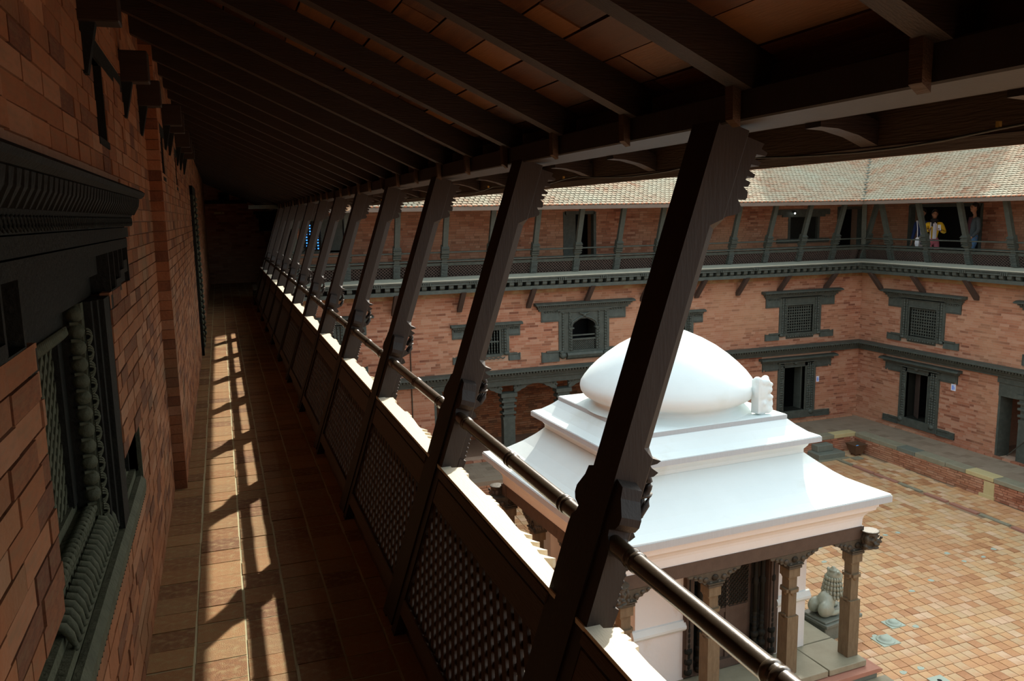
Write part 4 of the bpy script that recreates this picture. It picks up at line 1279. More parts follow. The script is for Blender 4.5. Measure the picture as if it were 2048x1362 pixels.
def facade_door(u, mw, name, label, flip=1):
    t = empty(name, mw=mw @ Matrix.Translation((FW, u, 0)), kind='structure', label=label)
    def B(nm, fnc, m='far_wood'):
        b = MB(); fnc(b); o = b.build(nm, M[m]); o.parent = t; return o
    o0, o1 = -.40, .26
    def cor(b):
        b.prism([(-.05, -2.17), (.14, -2.19), (.17, -2.215), (.17, -2.235), (-.05, -2.24)], 1, -1.20, 1.20); b.span((-.05, -1.13, -2.30), (.07, 1.13, -2.24))
    B('cornice', cor)
    B('reveal', lambda b: reveal(b, -.42, .28, -3.64, -2.44), 'black_wood')
    def wing(b):
        for sg in (1, -1):
            b.span((-.05, sg * .58, -2.48), (.012, sg * 1.09, -2.30)); b.span((-.05, sg * 1.06, -2.52), (.03, sg * 1.09, -2.30)); b.span((-.05, sg * .58, -2.52), (.03, sg * 1.0, -2.485))
            b.prism([(.012, -2.48), (.04, -2.48), (.012, -2.36)], 1, min(sg * .6, sg * 1.06), max(sg * .6, sg * 1.06))
            b.span((-.05, sg * .60, -3.84), (.008, sg * 1.10, -3.70)); b.span((-.05, sg * 1.07, -3.85), (.03, sg * 1.10, -3.70)); b.span((-.05, sg * .6, -3.73), (.03, sg * .95, -3.69)); b.span((-.05, sg * .6, -3.86), (.04, sg * 1.10, -3.83))
    B('wings', wing)
    def fr(b):
        b.span((-.06, -.60, -3.84), (.03, -.53, -2.30)); b.span((-.06, .53, -3.84), (.03, .60, -2.30))
        b.span((-.06, -.53, -3.80), (.010, o0 - .0, -2.30)); b.span((-.06, o1, -3.80), (.010, .53, -2.30))
        b.span((-.06, -.53, -2.45), (.01, .53, -2.30)); b.span((-.10, o0 - .02, -3.64), (.05, o1 + .02, -2.43)) if False else None
        b.span((-.06, o0 - .03, -3.64), (.03, o0, -2.44)); b.span((-.06, o1, -3.64), (.03, o1 + .03, -2.44)); b.span((-.06, o0 - .03, -2.47), (.03, o1 + .03, -2.44))
        b.span((-.10, -.56, -3.84), (.06, .56, -3.64)); b.span((-.05, -.62, -2.345), (.08, .62, -2.31))
    B('door_frame', fr)
    def cols(b):
        for yy in (-.50, -.455, .36, .42, .50): colonette(b, .02, yy, -3.66, -2.37, .024)
        for yy in (-.50, .46): b.ball((.05, yy, -3.70), (.05, .085, .07), 8, 6)
        b.ball((.03, .38, -2.90), (.02, .03, .10), 8, 6); b.ball((.03, -.44, -2.85), (.02, .025, .09), 8, 6)
        b.ball((.06, -.07, -2.36), (.03, .06, .035), 8, 5)
    B('colonettes', cols)
    def leaf(b):
        if flip > 0: b.span((-.34, o1 - .05, -3.64), (-.08, o1 - .02, -2.47))
        else: b.hexa([(-.30, o0 + .02, -3.64), (-.27, o0 + .02, -3.64), (-.10, o0 + .30, -3.64), (-.13, o0 + .30, -3.64), (-.30, o0 + .02, -2.47), (-.27, o0 + .02, -2.47), (-.10, o0 + .30, -2.47), (-.13, o0 + .30, -2.47)])
    B('door_leaf', leaf, 'far_wood_brown' if flip < 0 else 'far_wood')
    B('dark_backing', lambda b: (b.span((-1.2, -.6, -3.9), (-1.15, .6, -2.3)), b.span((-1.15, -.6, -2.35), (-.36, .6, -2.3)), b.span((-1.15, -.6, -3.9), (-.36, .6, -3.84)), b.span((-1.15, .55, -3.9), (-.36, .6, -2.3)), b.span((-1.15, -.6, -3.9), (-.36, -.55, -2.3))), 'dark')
facade_door(DOOR_N, MN, 'door_2', 'open black carved doorway on the opposite wall beside the inner corner')
facade_door(DOOR_E, ME, 'door_3', 'open black carved doorway on the right-hand wall beside the inner corner', -1)
# notices by the doors, drain pipes, cable line
for mw, u, z, wd, hh, lab in ((MN, 14.69, -2.855, .09, .15, 'small violet paper notice beside the opposite doorway'), (ME, -13.95, -2.605, .13, .16, 'small blue and white paper notice beside the right-hand doorway')):
    b = MB(); b.span((FW + .001, u - wd / 2, z - hh / 2), (FW + .008, u + wd / 2, z + hh / 2)); o = setp(b.build('notice', M['paper']), label=lab, cat='notice'); at_mat(o, mw)
    b = MB(); b.span((FW + .008, u - wd * .3, z - hh * .36), (FW + .010, u + wd * .1, z + hh * .30)); b.span((FW + .008, u + wd * .15, z - hh * .3), (FW + .010, u + wd * .3, z + hh * .1))
    q = b.build('printed_panel', M['drain_blue']); q.parent = o
for u, z0, z1, n_ in ((3.73, -3.2, -1.2, 'left'),):
    b = MB(); b.tube([(FW + .02, u, z0), (FW + .02, u, z1)], .012, 6); o = setp(b.build('drain_pipe', M['cable']), label='thin dark conduit running down the opposite brick wall', cat='pipe'); at_mat(o, MN)
b = MB(); b.tube([(FW + .02, -12.05, -3.40), (FW + .22, -12.3, -3.78)], .012, 6)
o = setp(b.build('pole', M['cable']), label='thin dark rod leaning by the right-hand arcade post', cat='rod'); at_mat(o, ME)

# perforated window, left of the opposite gallery; a glowing sheet stands in for daylight
b = MB()
t = empty('window_9', mw=MN @ Matrix.Translation((-.36, 1.86, 1.2)), kind='structure', label='pierced black window screen with a blue glow as daylight in its holes, opposite gallery')
for k in range(6): b.span((-.012, -.21 + k * .078 - .024, -.30), (.004, -.21 + k * .078 + .024, .36))
for k in range(11): b.span((-.012, -.21, -.28 + k * .062 - .017), (.006, .21, -.28 + k * .062 + .017))
o = b.build('lattice', M['black_wood']); o.parent = t
b = MB(); b.span((-.03, -.17, -.29), (-.02, .19, .26)); o = b.build('glow_sheet', M['daylight_glow']); o.parent = t
b = MB(); b.span((-.05, .21, -.34), (.02, .70, .38)); b.span((-.05, -.28, -.36), (.02, .70, -.30)); b.span((-.05, -.30, .34), (.03, .75, .42)); o = b.build('shutter', M['far_wood']); o.parent = t

# corner post of the far galleries
b = MB(); b.prism([(.25, 0), (1.9, 0), (1.9, .12), (.25, .12)], 1, -.055, .055, fn=slope_fn)
o = setp(b.build('corner_post', M['far_wood']), label='dark post in the inner corner of the two far galleries', cat='post')
o.matrix_world = Matrix.Translation((16.10, 17.08, 0)) @ Matrix.Rotation(-PI * .75, 4, 'Z') @ Matrix.Diagonal((1.41, 1, 1, 1))
# ------------------------------------------------------------ courtyard ground
GZ = -4.4
b = MB(); b.span((.5, -6, -4.7), (14.70, 15.62, GZ - .012))
court = b.build('floor', M['court_joint'], kind='structure', label='orange clay paving of the sunken courtyard')
CT = []
yy = 1.0; row = 0
while yy < 15.5:
    h = .172
    xx = .7 + random.uniform(0, .05)
    while xx < 14.66:
        w_ = .150
        CT.append((xx + w_ / 2 + (yy - 8) * .07, yy + h / 2, w_, h)); xx += w_
    yy += h
CT = [t for t in CT if t[0] < 14.60 and t[0] > .6 and not (13.62 < t[0] < 13.80)]
def _cd(t):
    x, y_ = t[0], t[1]
    vis = x > 7.55 and (y_ > 6.4)
    return (0 if vis else 100) + math.hypot(x, y_)
CT.sort(key=_cd)
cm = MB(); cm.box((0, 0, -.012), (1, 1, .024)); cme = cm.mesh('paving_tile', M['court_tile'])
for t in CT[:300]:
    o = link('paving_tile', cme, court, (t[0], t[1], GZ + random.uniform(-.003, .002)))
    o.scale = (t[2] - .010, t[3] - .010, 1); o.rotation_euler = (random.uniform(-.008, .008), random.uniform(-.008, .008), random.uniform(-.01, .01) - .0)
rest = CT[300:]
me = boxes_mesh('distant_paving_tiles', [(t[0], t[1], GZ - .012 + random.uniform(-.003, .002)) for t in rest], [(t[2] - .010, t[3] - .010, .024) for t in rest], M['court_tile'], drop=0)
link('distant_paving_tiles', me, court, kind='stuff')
# pale green stone inserts scattered in the paving
for t in random.sample([q for q in CT[:1400] if q[0] > 7.8], 42):
    b = MB(); n = 7
    pts = [(.052 * (1 + random.uniform(-.3, .3)) * math.cos(2 * PI * k / n), .040 * (1 + random.uniform(-.3, .3)) * math.sin(2 * PI * k / n)) for k in range(n)]
    b.prism(pts, 2, GZ, GZ + .006); b.build('stone_patch', M['patch'], court, (t[0] + .02, t[1] - .02, 0))
# gutter line along the right-hand wall
for k in range(14):
    b = MB(); L = random.uniform(.5, .7); b.span((-.05, -L / 2, 0), (.05, L / 2, .030))
    o = b.build('gutter_stone', M['stone_red' if k % 3 else 'stone'], court, (13.71, 14.9 - k * .68, GZ - .012))

# raised walkway round the courtyard
b = MB()
b.span((14.68, -2, -4.6), (16.05, 15.58, -3.955)); b.span((.6, 15.58, -4.6), (16.05, 17.1, -3.955))
walk = b.build('floor', M['paver'], kind='structure', label='raised brick walkway along the far walls of the courtyard')
sp = brick_spans(-15.58, 2, -4.40, -4.03, .052, .20, .008, [])
me = boxes_mesh('plinth_bricks', [(14.68 + random.uniform(-.012, .012), -(a + c) / 2, (d + e) / 2) for (a, c, d, e) in sp], [(.05, c - a, e - d) for (a, c, d, e) in sp], M['brick_far'])
link('plinth_bricks', me, walk, kind='stuff')
sp = brick_spans(.7, 14.66, -4.40, -4.03, .052, .20, .008, [])
me = boxes_mesh('plinth_bricks', [((a + c) / 2, 15.58 + random.uniform(-.012, .012), (d + e) / 2) for (a, c, d, e) in sp], [(c - a, .05, e - d) for (a, c, d, e) in sp], M['brick_far'])
link('plinth_bricks', me, walk, kind='stuff')
k = 15.52
cms = ['stone', 'stone', 'stone_dark', 'stone', 'stone', 'stone_yellow', 'stone', 'stone_yellow', 'stone_dark']
i = 0
while k > 3:
    L = random.uniform(.42, .85)
    b = MB(); b.span((14.645, k - L + .01, -4.045 + random.uniform(-.02, .01)), (14.95, k, -3.942)); add_bevel(b.build('coping_stone', M[cms[i % 9]], walk), .008)
    k -= L; i += 1
k = 14.7
while k > 9:
    L = random.uniform(.42, .75)
    b = MB(); b.span((k - L + .01, 15.545, -4.045), (k, 15.80, -3.942)); add_bevel(b.build('coping_stone', M[random.choice(cms)], walk), .008)
    k -= L
b = MB(); b.span((14.64, 11.62, -4.33), (14.68, 11.86, -4.05)); b.build('upright_stone', M['stone_yellow'], walk)
b = MB(); b.span((14.62, 11.60, -4.40), (14.68, 11.95, -4.33)); b.build('upright_stone', M['stone_yellow'], walk)
# brick edging at the wall foot
me = boxes_mesh('edging_bricks', [(15.95, 16.9 - q * .215, -3.935) for q in range(60)] + [(15.7 - q * .215, 16.93, -3.935) for q in range(60)], [(.10, .20, .05)] * 60 + [(.20, .10, .05)] * 60, M['brick_far'])
link('edging_bricks', me, walk, kind='stuff')
# paver lines on the walkway
C_, S_ = [], []
for q in range(76):
    for r_ in range(5):
        C_.append((15.06 + r_ * .205, 15.4 - q * .20 + (.1 if r_ % 2 else 0), -3.953)); S_.append((.203, .198, .012))
for q in range(70):
    for r_ in range(5):
        C_.append((15.9 - q * .20 + (.1 if r_ % 2 else 0), 15.95 + r_ * .205, -3.953)); S_.append((.198, .203, .012))
me = boxes_mesh('walkway_pavers', C_, S_, M['paver']); link('walkway_pavers', me, walk, kind='stuff')

# stone steps up to the walkway
t = empty('stone_steps', (13.65, 15.45, GZ), label='low dark stone steps up to the walkway, beside the metal pot', cat='steps')
b = MB(); b.span((-.42, -.32, 0), (.36, .12, .14)); add_bevel(b.build('lower_step', M['stone_dark'], t), .012)
b = MB(); b.span((-.30, -.12, .14), (.16, .13, .30)); add_bevel(b.build('upper_step', M['stone_dark'], t), .012)
b = MB(); b.span((-.48, -.42, -.005), (.44, -.32, .012)); b.build('edge_slab', M['stone'], t)
t = empty('metal_pot', (14.38, 15.18, GZ), label='rusty square flared metal pot in the courtyard corner', cat='pot')
b = MB()
def sq(h, z): return [(-h, -h, z), (h, -h, z), (h, h, z), (-h, h, z)]
b.loft([sq(.10, .045), sq(.15, .20), sq(.175, .27), sq(.185, .29), sq(.165, .29), sq(.13, .19), sq(.12, .18)]); b.build('bowl', M['pot'], t)
b = MB()
for a in range(4): b.span((.07 * (-1) ** a - .015, .07 * (-1) ** (a // 2) - .015, 0), (.07 * (-1) ** a + .015, .07 * (-1) ** (a // 2) + .015, .06))
b.build('feet', M['pot'], t)
b = MB(); b.ball((0, 0, 0), (.045, .035, .03), 10, 6); setp(b.build('plastic_scrap', M['plastic_blue'], loc=(14.40, 15.16, GZ + .225)), label='scrap of blue plastic lying in the rusty pot', cat='litter')
b = MB(); b.span((-.12, -.09, 0), (.12, .09, .03)); setp(b.build('stone_slab', M['stone'], loc=(14.18, 14.92, GZ - .004)), label='small pale slab on the ground in front of the pot', cat='slab')
# drain fittings in the paving
for (px, py, s, lab) in ((8.86, 8.46, .85, 'round domed stone cap set in the paving, the one further from the shrine steps'), (8.40, 8.14, 1.0, 'larger round domed stone cap set in the paving beside the lion')):
    t = empty('drain_dome', (px, py, GZ), label=lab, cat='drain cap', group='round domes in the paving')
    b = MB(); b.span((-.15 * s, -.13 * s, -.004), (.15 * s, .13 * s, .010)); b.build('base_slab', M['patch'], t)
    b = MB(); b.lathe([(.125 * s, .006), (.125 * s, .022), (.115 * s, .028), (.085 * s, .030), (.08 * s, .045), (.055 * s, .062), (.02 * s, .068)], 20); b.build('dome', M['patch'], t)
t = empty('drain_cover', (8.29, 7.13, GZ), label='square pale stone drain cover with a black hole', cat='drain')
b = MB(); b.span((-.115, -.095, -.004), (.115, .095, .006)); b.build('slab', M['patch'], t)
b = MB(); b.lathe([(.030, .004), (.030, .0068)], 14); b.build('hole', M['dark'], t)

# ------------------------------------------------------------ white shrine
PV = empty('shrine', mw=Matrix.Translation((5.59, 9.34, 0)) @ Matrix.Rotation(R(2.75), 4, 'Z'), label='white plastered shrine with stepped roof and dome on timber pillars', cat='shrine')
def PB(nm, b, m, parent=None, **kw):
    o = b.build(nm, M[m], parent or PV, **kw); return o
def ring(x0, x1, y0, y1, z): return [(x0, y0, z), (x1, y0, z), (x1, y1, z), (x0, y1, z)]
def sqr(h, z, dy=0): return ring(-h, h, -h, h + dy, z)
def subdiv(r_, n=8, flare=0.0):
    out = []
    for i in range(4):
        a, c = Vector(r_[i]), Vector(r_[(i + 1) % 4])
        for k in range(n):
            t = k / n; p = a.lerp(c, t); f = abs(2 * t - 1) ** 6
            p.z += flare * f; out.append(tuple(p))
    return out
def tier(nm, rings, m='plaster', **kw):
    b = MB(); b.loft([subdiv(r_, 10, fl_) for r_, fl_ in rings]); o = PB(nm, b, m); return o
tier('lower_roof', [(sqr(1.24, -1.56, .10), 0), (sqr(1.24, -1.49, .12), 0), (sqr(1.29, -1.535, .1), 0), (sqr(1.36, -1.595, .08), 0), (sqr(1.50, -1.705, .06), 0), (sqr(1.68, -1.82, .03), 0), (sqr(1.84, -1.895, .0), .004), (sqr(1.975, -1.935, .0), .012), (sqr(1.98, -2.028, 0), .010), (sqr(1.90, -2.032, 0), 0)])
tier('lower_cornice', [(sqr(1.93, -2.028), 0), (sqr(1.885, -2.055), 0), (sqr(1.88, -2.105), 0), (sqr(1.865, -2.11), 0), (sqr(1.86, -2.15), 0), (sqr(1.80, -2.20), 0), (sqr(1.765, -2.25), 0), (sqr(1.755, -2.29), 0), (sqr(1.75, -2.385), 0), (sqr(1.6, -2.385), 0)], 'plaster_warm')
tier('upper_body', [(sqr(1.235, -1.56, .12), 0), (sqr(1.235, -1.44, .12), 0), (sqr(1.27, -1.39, .12), 0), (sqr(1.29, -1.33, .12), 0)], 'plaster')
tier('upper_roof', [(sqr(1.07, -1.06, .12), 0), (sqr(1.09, -1.065, .12), 0), (sqr(1.16, -1.13, .12), 0), (sqr(1.27, -1.21, .12), 0), (sqr(1.375, -1.255, .12), .006), (sqr(1.38, -1.325, .12), .004), (sqr(1.25, -1.33, .12), 0)])
tier('top_step', [(sqr(1.06, -1.08, .12), 0), (sqr(1.075, -1.005, .12), 0), (sqr(1.07, -1.0, .12), 0), (sqr(.5, -.995, .12), 0)])
b = MB()
prof = [(1.12, -1.0), (1.06, -.985), (1.0, -.95), (.985, -.91), (1.0, -.885), (1.06, -.86), (1.13, -.82), (1.165, -.77), (1.175, -.72), (1.165, -.67), (1.12, -.60), (1.05, -.51), (.95, -.41), (.82, -.30), (.66, -.185), (.48, -.085), (.30, -.005), (.14, .06), (.05, .095), (.001, .11)]
b.lathe(prof, 72, c=(0.0, .06, 0)); o = PB('dome', b, 'plaster')
for (h0, z0, z1, dy_, nm_) in ((1.984, -2.026, -1.945, 0, 0), (1.384, -1.325, -1.262, .12, 0), (1.080, -1.072, -1.008, .12, 0)):
    b = MB()
    b.loft([sqr(h0 + .003, z0, dy_), sqr(h0 + .003, z1, dy_)], cap=False)
    b.loft([sqr(h0 - .02, z1, dy_), sqr(h0 - .02, z0, dy_)], cap=False)
    b.loft([sqr(h0 + .003, z0, dy_), sqr(h0 - .02, z0, dy_)], cap=False); b.loft([sqr(h0 - .02, z1, dy_), sqr(h0 + .003, z1, dy_)], cap=False)
    PB('roof_edge', b, 'cement', fix=False)
# antefix with a carved lion face on the top step
fin = blob('roof_finial', M['plaster'], [((0, 0, .12), (.11, .09, .14)), ((-.01, 0, .30), (.115, .085, .17)), ((.02, -.02, .42), (.10, .07, .06)), ((.085, -.05, .32), (.05, .05, .05)), ((.10, -.05, .22), (.055, .05, .04)), ((.115, -.05, .13), (.045, .04, .05)),
        ((-.02, -.085, .15), (.03, .02, .03)), ((.075, -.06, .06), (.08, .04, .05)), ((.10, -.07, .39), (.03, .03, .03)), ((.135, -.045, .17), (.025, .03, .025)), ((-.07, 0, .46), (.045, .06, .04)), ((.08, 0, .47), (.035, .05, .03))], voxel=.013, smooth=2,
        extra=lambda mb: mb.box((-.01, .01, .24), (.19, .13, .44)), label='white lion-headed finial at the edge of the shrine roof, right of the dome', cat='finial')
fin.matrix_world = PV.matrix_world @ Matrix.Translation((.78, -.93, -1.0)) @ Matrix.Rotation(R(10), 4, 'Z')
# timber ring beam and pillars
for a, c_ in (((-1.78, -1.76), (1.78, -1.60)), ((-1.78, 1.60), (1.78, 1.76)), ((-1.76, -1.595), (-1.60, 1.595)), ((1.60, -1.595), (1.76, 1.595))):
    b = MB(); b.span((a[0], a[1], -2.55), (c_[0], c_[1], -2.385)); PB('ring_beam', b, 'pav_wood')
def pillar(x, y, along):
    t = empty('pillar', (x, y, 0), PV)
    b = MB()
    b.span((-.085, -.085, -4.15), (.085, .085, -3.38)); b.span((-.09, -.09, -3.38), (.09, .09, -3.345)) if False else None
    b.span((-.062, -.062, -3.38), (.062, .062, -2.86))
    b.span((-.085, -.085, -2.86), (.085, .085, -2.735))
    b.prism([(-.085, -2.86), (-.062, -2.90), (-.062, -2.86)], 1, -.062, .062)
    b.span((-.062, -.095, -3.06), (.062, .095, -3.02)); b.span((-.095, -.062, -3.06), (.095, .062, -3.02))
    b.ball((-.0, -.062, -3.08), (.03, .02, .035), 8, 6); b.ball((-.062, 0, -3.08), (.02, .03, .035), 8, 6)
    for sx in (-1, 1):
        b.span((sx * .085, -.03, -3.41), (sx * .062, .03, -3.36))
    o = b.build('shaft', M['pillar_wood'], t)
    b = MB()
    # bracket capital: cusped plate along the beam with carved scrolls
    cus = [(0, -2.735), (.10, -2.735), (.115, -2.70), (.15, -2.695), (.165, -2.665), (.21, -2.66), (.225, -2.63), (.28, -2.625), (.30, -2.595), (.36, -2.59), (.375, -2.555)]
    pts = [(c[0], c[1]) for c in cus] + [(-c[0], c[1]) for c in cus[::-1][:-1]]
    axx = 1 if along == 'x' else 0
    b.prism(pts, axx, -.075, .075)
    for sg in (1, -1):
        for (u, z, r_) in ((.13, -2.64, .04), (.21, -2.61, .032), (.28, -2.59, .025), (.0, -2.63, .05), (.06, -2.69, .03)):
            for d in (-.078, .078):
                b.ball(((sg * u, d, z) if along == 'x' else (d, sg * u, z)), ((r_, .018, r_ * .8) if along == 'x' else (.018, r_, r_ * .8)), 7, 5)
    b.span((-.10, -.10, -2.745), (.10, .10, -2.715)); b.span((-.115, -.115, -2.70), (.115, .115, -2.685))
    b.build('capital', M['carved'], t)
    return t
px_ = [-1.69, -.50, .68, 1.69]
for x in px_: pillar(x, -1.68, 'x')
for x in px_: pillar(x, 1.68, 'x')
for y_ in (-.5, .66):
    pillar(-1.68, y_, 'y'); pillar(1.68, y_, 'y')
for (x, y_) in ((1.80, -1.80), (-1.80, -1.80), (-1.80, 1.80), (1.80, 1.80)):
    sx, sy = (1 if x > 0 else -1), (1 if y_ > 0 else -1)
    a = blob('carved_lion_head', M['carved'], [((sx * .02, sy * .02, .118), (.125, .125, .014)), ((sx * .12, sy * .02, -.03), (.022, .03, .02)), ((sx * .02, sy * .12, -.03), (.03, .022, .02)), ((sx * .11, sy * .11, -.012), (.022, .022, .016)), ((sx * .115, sy * .115, .045), (.02, .02, .02)), ((sx * .05, sy * -.06, .02), (.04, .03, .06)), ((sx * -.06, sy * .05, .02), (.03, .04, .06)), ((sx * .04, sy * -.07, -.07), (.04, .03, .03)), ((sx * -.07, sy * .04, -.07), (.03, .04, .03)), ((sx * .10, sy * .03, .045), (.028, .028, .028)), ((sx * .03, sy * .10, .045), (.028, .028, .028)), ((sx * .095, sy * .095, .0), (.03, .03, .03)), ((0, 0, 0), (.08, .08, .10)), ((sx * .05, sy * .05, .0), (.06, .06, .045)), ((sx * .07, sy * .07, -.05), (.055, .055, .025)), ((sx * .06, sy * .06, -.095), (.06, .06, .022)),
              ((sx * .03, sy * .03, .08), (.09, .09, .022)), ((sx * .08, 0, .01), (.03, .03, .03)), ((0, sy * .08, .01), (.03, .03, .03)), ((0, 0, -.10), (.09, .09, .03))], parent=PV, voxel=.0095, smooth=1)
    a.location = (x, y_, -2.55)
# white cella with carved doorways
b = MB()
H = 1.30
for sx in (-1, 1):
    pass
b.span((-H, -H, -4.15), (-.60, -H + .30, -2.385)); b.span((.80, -H, -4.15), (H, -H + .30, -2.385)); b.span((-.60, -H, -2.60), (.80, -H + .3, -2.385))
b.span((-H, -H + .30, -4.15), (-H + .25, H, -2.385)); b.span((H - .25, -H + .30, -4.15), (H, H, -2.385)); b.span((-H, H - .25, -4.15), (H, H, -2.385))
PB('cella_wall', b, 'plaster_warm')
b = MB()
for (a0, a1) in ((-H - .05, -.60), (.80, H + .05)):
    b.prism([(-H, -3.50), (-H - .03, -3.485), (-H - .055, -3.45), (-H - .055, -3.42), (-H - .02, -3.36), (-H, -3.35)], 0, a0, a1, fn=lambda yy, z, d: (d, yy, z))
    PB('wall_moulding', b, 'plaster'); b = MB()
b.prism([(H, -3.50), (H + .03, -3.485), (H + .055, -3.45), (H + .055, -3.42), (H + .02, -3.36), (H, -3.35)], 1, -H - .0, H)
PB('wall_moulding', b, 'plaster'); b = MB()
b.prism([(-H, -3.50), (-H - .03, -3.485), (-H - .055, -3.45), (-H - .055, -3.42), (-H - .02, -3.36), (-H, -3.35)], 1, -H - .0, H)
PB('wall_moulding', b, 'plaster')
DF = MB()
for (a, c_) in ((-.62, -.48), (.66, .82)):
    DF.span((a, -H - .03, -4.12), (c_, -H + .10, -2.60)); DF.span((a + .02, -H - .055, -4.1), (c_ - .05, -H - .02, -2.62))
DF.span((-.72, -H - .04, -2.68), (.95, -H + .05, -2.59)); DF.span((-.48, -H + .02, -2.80), (.66, -H + .10, -2.68))
DF.span((-1.08, -H - .03, -2.66), (-.60, -H + .02, -2.59)); DF.span((.95, -H - .03, -2.66), (1.05, -H + .02, -2.59))
DF.span((-.48, -H + .0, -4.15), (.66, -H + .12, -4.03))
o = PB('door_frame', DF, 'pav_wood')
b = MB()
for x in (-.56, -.40, -.30, .45, .56, .72):
    z = -4.08
    pr = []
    for k in range(9):
        rr = (.055, .035)[k % 2] if k < 5 else .032
        pr += [(rr * .8, z), (rr, z + .02), (rr, z + .05), (rr * .8, z + .07)]; z += .07
    pr += [(.028, z), (.028, -3.1), (.04, -3.08), (.04, -3.02), (.028, -3.0), (.028, -2.72)]
    b.lathe(pr, 10, c=(x, -H - .03, 0))
PB('door_colonettes', b, 'black_wood')
b = MB(); b.span((-.30, -H + .06, -4.03), (.45, -H + .10, -2.80)); b.span((-.25, -H + .045, -3.42), (.40, -H + .07, -3.36)); b.span((.05, -H + .04, -4.03), (.10, -H + .07, -2.8))
PB('door_leaf', b, 'pav_wood')
b = MB()
for sign in (1, -1):
    c0 = -2
    while c0 < 2:
        po = slat_poly(-.24, .39, -3.34, -2.84, sign, c0 - sign * -3.1, .010)
        if len(po) >= 3:
            n = len(po); V = [(p[0], yy, p[1]) for yy in (-H + .035, -H + .045) for p in po]
            b.add(V, [list(range(n))[::-1], list(range(n, 2 * n))] + [[q, (q + 1) % n, n + (q + 1) % n, n + q] for q in range(n)])
        c0 += .06
PB('door_lattice', b, 'black_wood')
# plinth
b = MB(); b.span((-1.60, -1.60, -4.42), (1.60, 1.60, -4.17)); PB('plinth_core', b, 'stone_dark')
slabs = []
random.seed(21)
xx = -1.82
while xx < 1.80:
    L = min(random.uniform(.55, .95), 1.82 - xx)
    slabs.append((xx, xx + L, -1.90, -1.28)); xx += L
yy = -1.28
while yy < 1.85:
    L = min(random.uniform(.5, .9), 1.85 - yy)
    slabs.append((1.22, 1.82, yy, yy + L)); slabs.append((-1.82, -1.22, yy, yy + L)); yy += L
for s in slabs:
    b = MB(); cx, cy = (s[0] + s[1]) / 2, (s[2] + s[3]) / 2; wx, wy = (s[1] - s[0]) / 2 - .004, (s[3] - s[2]) / 2 - .004
    j = lambda: random.uniform(-.018, .0)
    pts = [(cx - wx - j(), cy - wy), (cx + wx + j(), cy - wy), (cx + wx, cy + wy + j()), (cx - wx, cy + wy + j())]
    b.prism(pts, 2, -4.235, -4.150 + random.uniform(-.006, .003)); add_bevel(PB('paving_slab', b, 'stone'), .006)
b = MB(); b.prism([(-1.93, -4.30), (-1.97, -4.285), (-1.97, -4.265), (-1.90, -4.245), (1.90, -4.245), (1.97, -4.265), (1.97, -4.285), (1.93, -4.30)], 1, -2.00, -1.70); PB('lower_step', b, 'stone_red')
b = MB(); b.span((-1.93, -1.96, -4.42), (1.92, -1.6, -4.30)); b.span((-1.95, -1.6, -4.42), (-1.6, 1.9, -4.24)); b.span((1.6, -1.6, -4.42), (1.86, 1.9, -4.24)); PB('footing', b, 'stone_dark')
b = MB(); b.span((-2.0, -2.35, -4.42), (2.05, -1.97, -4.385)); PB('apron_slab', b, 'stone')

# stone lion on its pedestal beside the shrine
PL = PV.matrix_world
t = empty('lion_statue', mw=PL @ Matrix.Translation((2.17, -.80, -4.4)) @ Matrix.Rotation(R(6), 4, 'Z'), label='seated grey-green stone lion with curled mane seen from behind, on a pedestal', cat='statue')
b = MB(); b.span((-.26, -.21, 0), (.42, .21, .22)); b.span((-.28, -.25, .22), (.46, .25, .27)); b.span((-.26, -.21, .27), (.42, .21, .30)); o = b.build('pedestal', M['stone_dark'], t); add_bevel(o, .008)
body = blob('body', M['lion'], [((-.12, -.09, .12), (.14, .085, .12)), ((-.12, .09, .12), (.14, .085, .12)), ((-.02, 0, .18), (.15, .12, .15)), ((.10, 0, .34), (.115, .115, .20)), ((.13, 0, .52), (.10, .11, .12)), ((.22, 0, .50), (.07, .07, .06)),
       ((.22, -.08, .14), (.04, .035, .16)), ((.22, .08, .14), (.04, .035, .16)), ((.26, -.08, .02), (.07, .04, .03)), ((.26, .08, .02), (.07, .04, .03)), ((.02, -.13, .05), (.13, .04, .04)), ((.02, .13, .05), (.13, .04, .04)),
       ((.12, -.10, .60), (.03, .02, .03)), ((.12, .10, .60), (.03, .02, .03))], parent=t, voxel=.016, smooth=3)
body.location = (0, 0, .30)
b = MB()
for rr in range(5):
    z = .80 + .30 - .30 - rr * .062; r0 = .105 + .012 * min(rr, 3)
    for k in range(12):
        a = PI * .42 + k * PI * 1.16 / 11
        b.ball((.12 + r0 * math.cos(a), r0 * math.sin(a), z), (.020, .024, .036), 6, 5)
o = b.build('mane', M['lion'], t)
b = MB(); b.lathe([(.06, 0), (.055, .015), (.035, .02), (.03, .04), (.012, .055)], 12, c=(.11, 0, .915)); b.build('topknot', M['lion'], t)
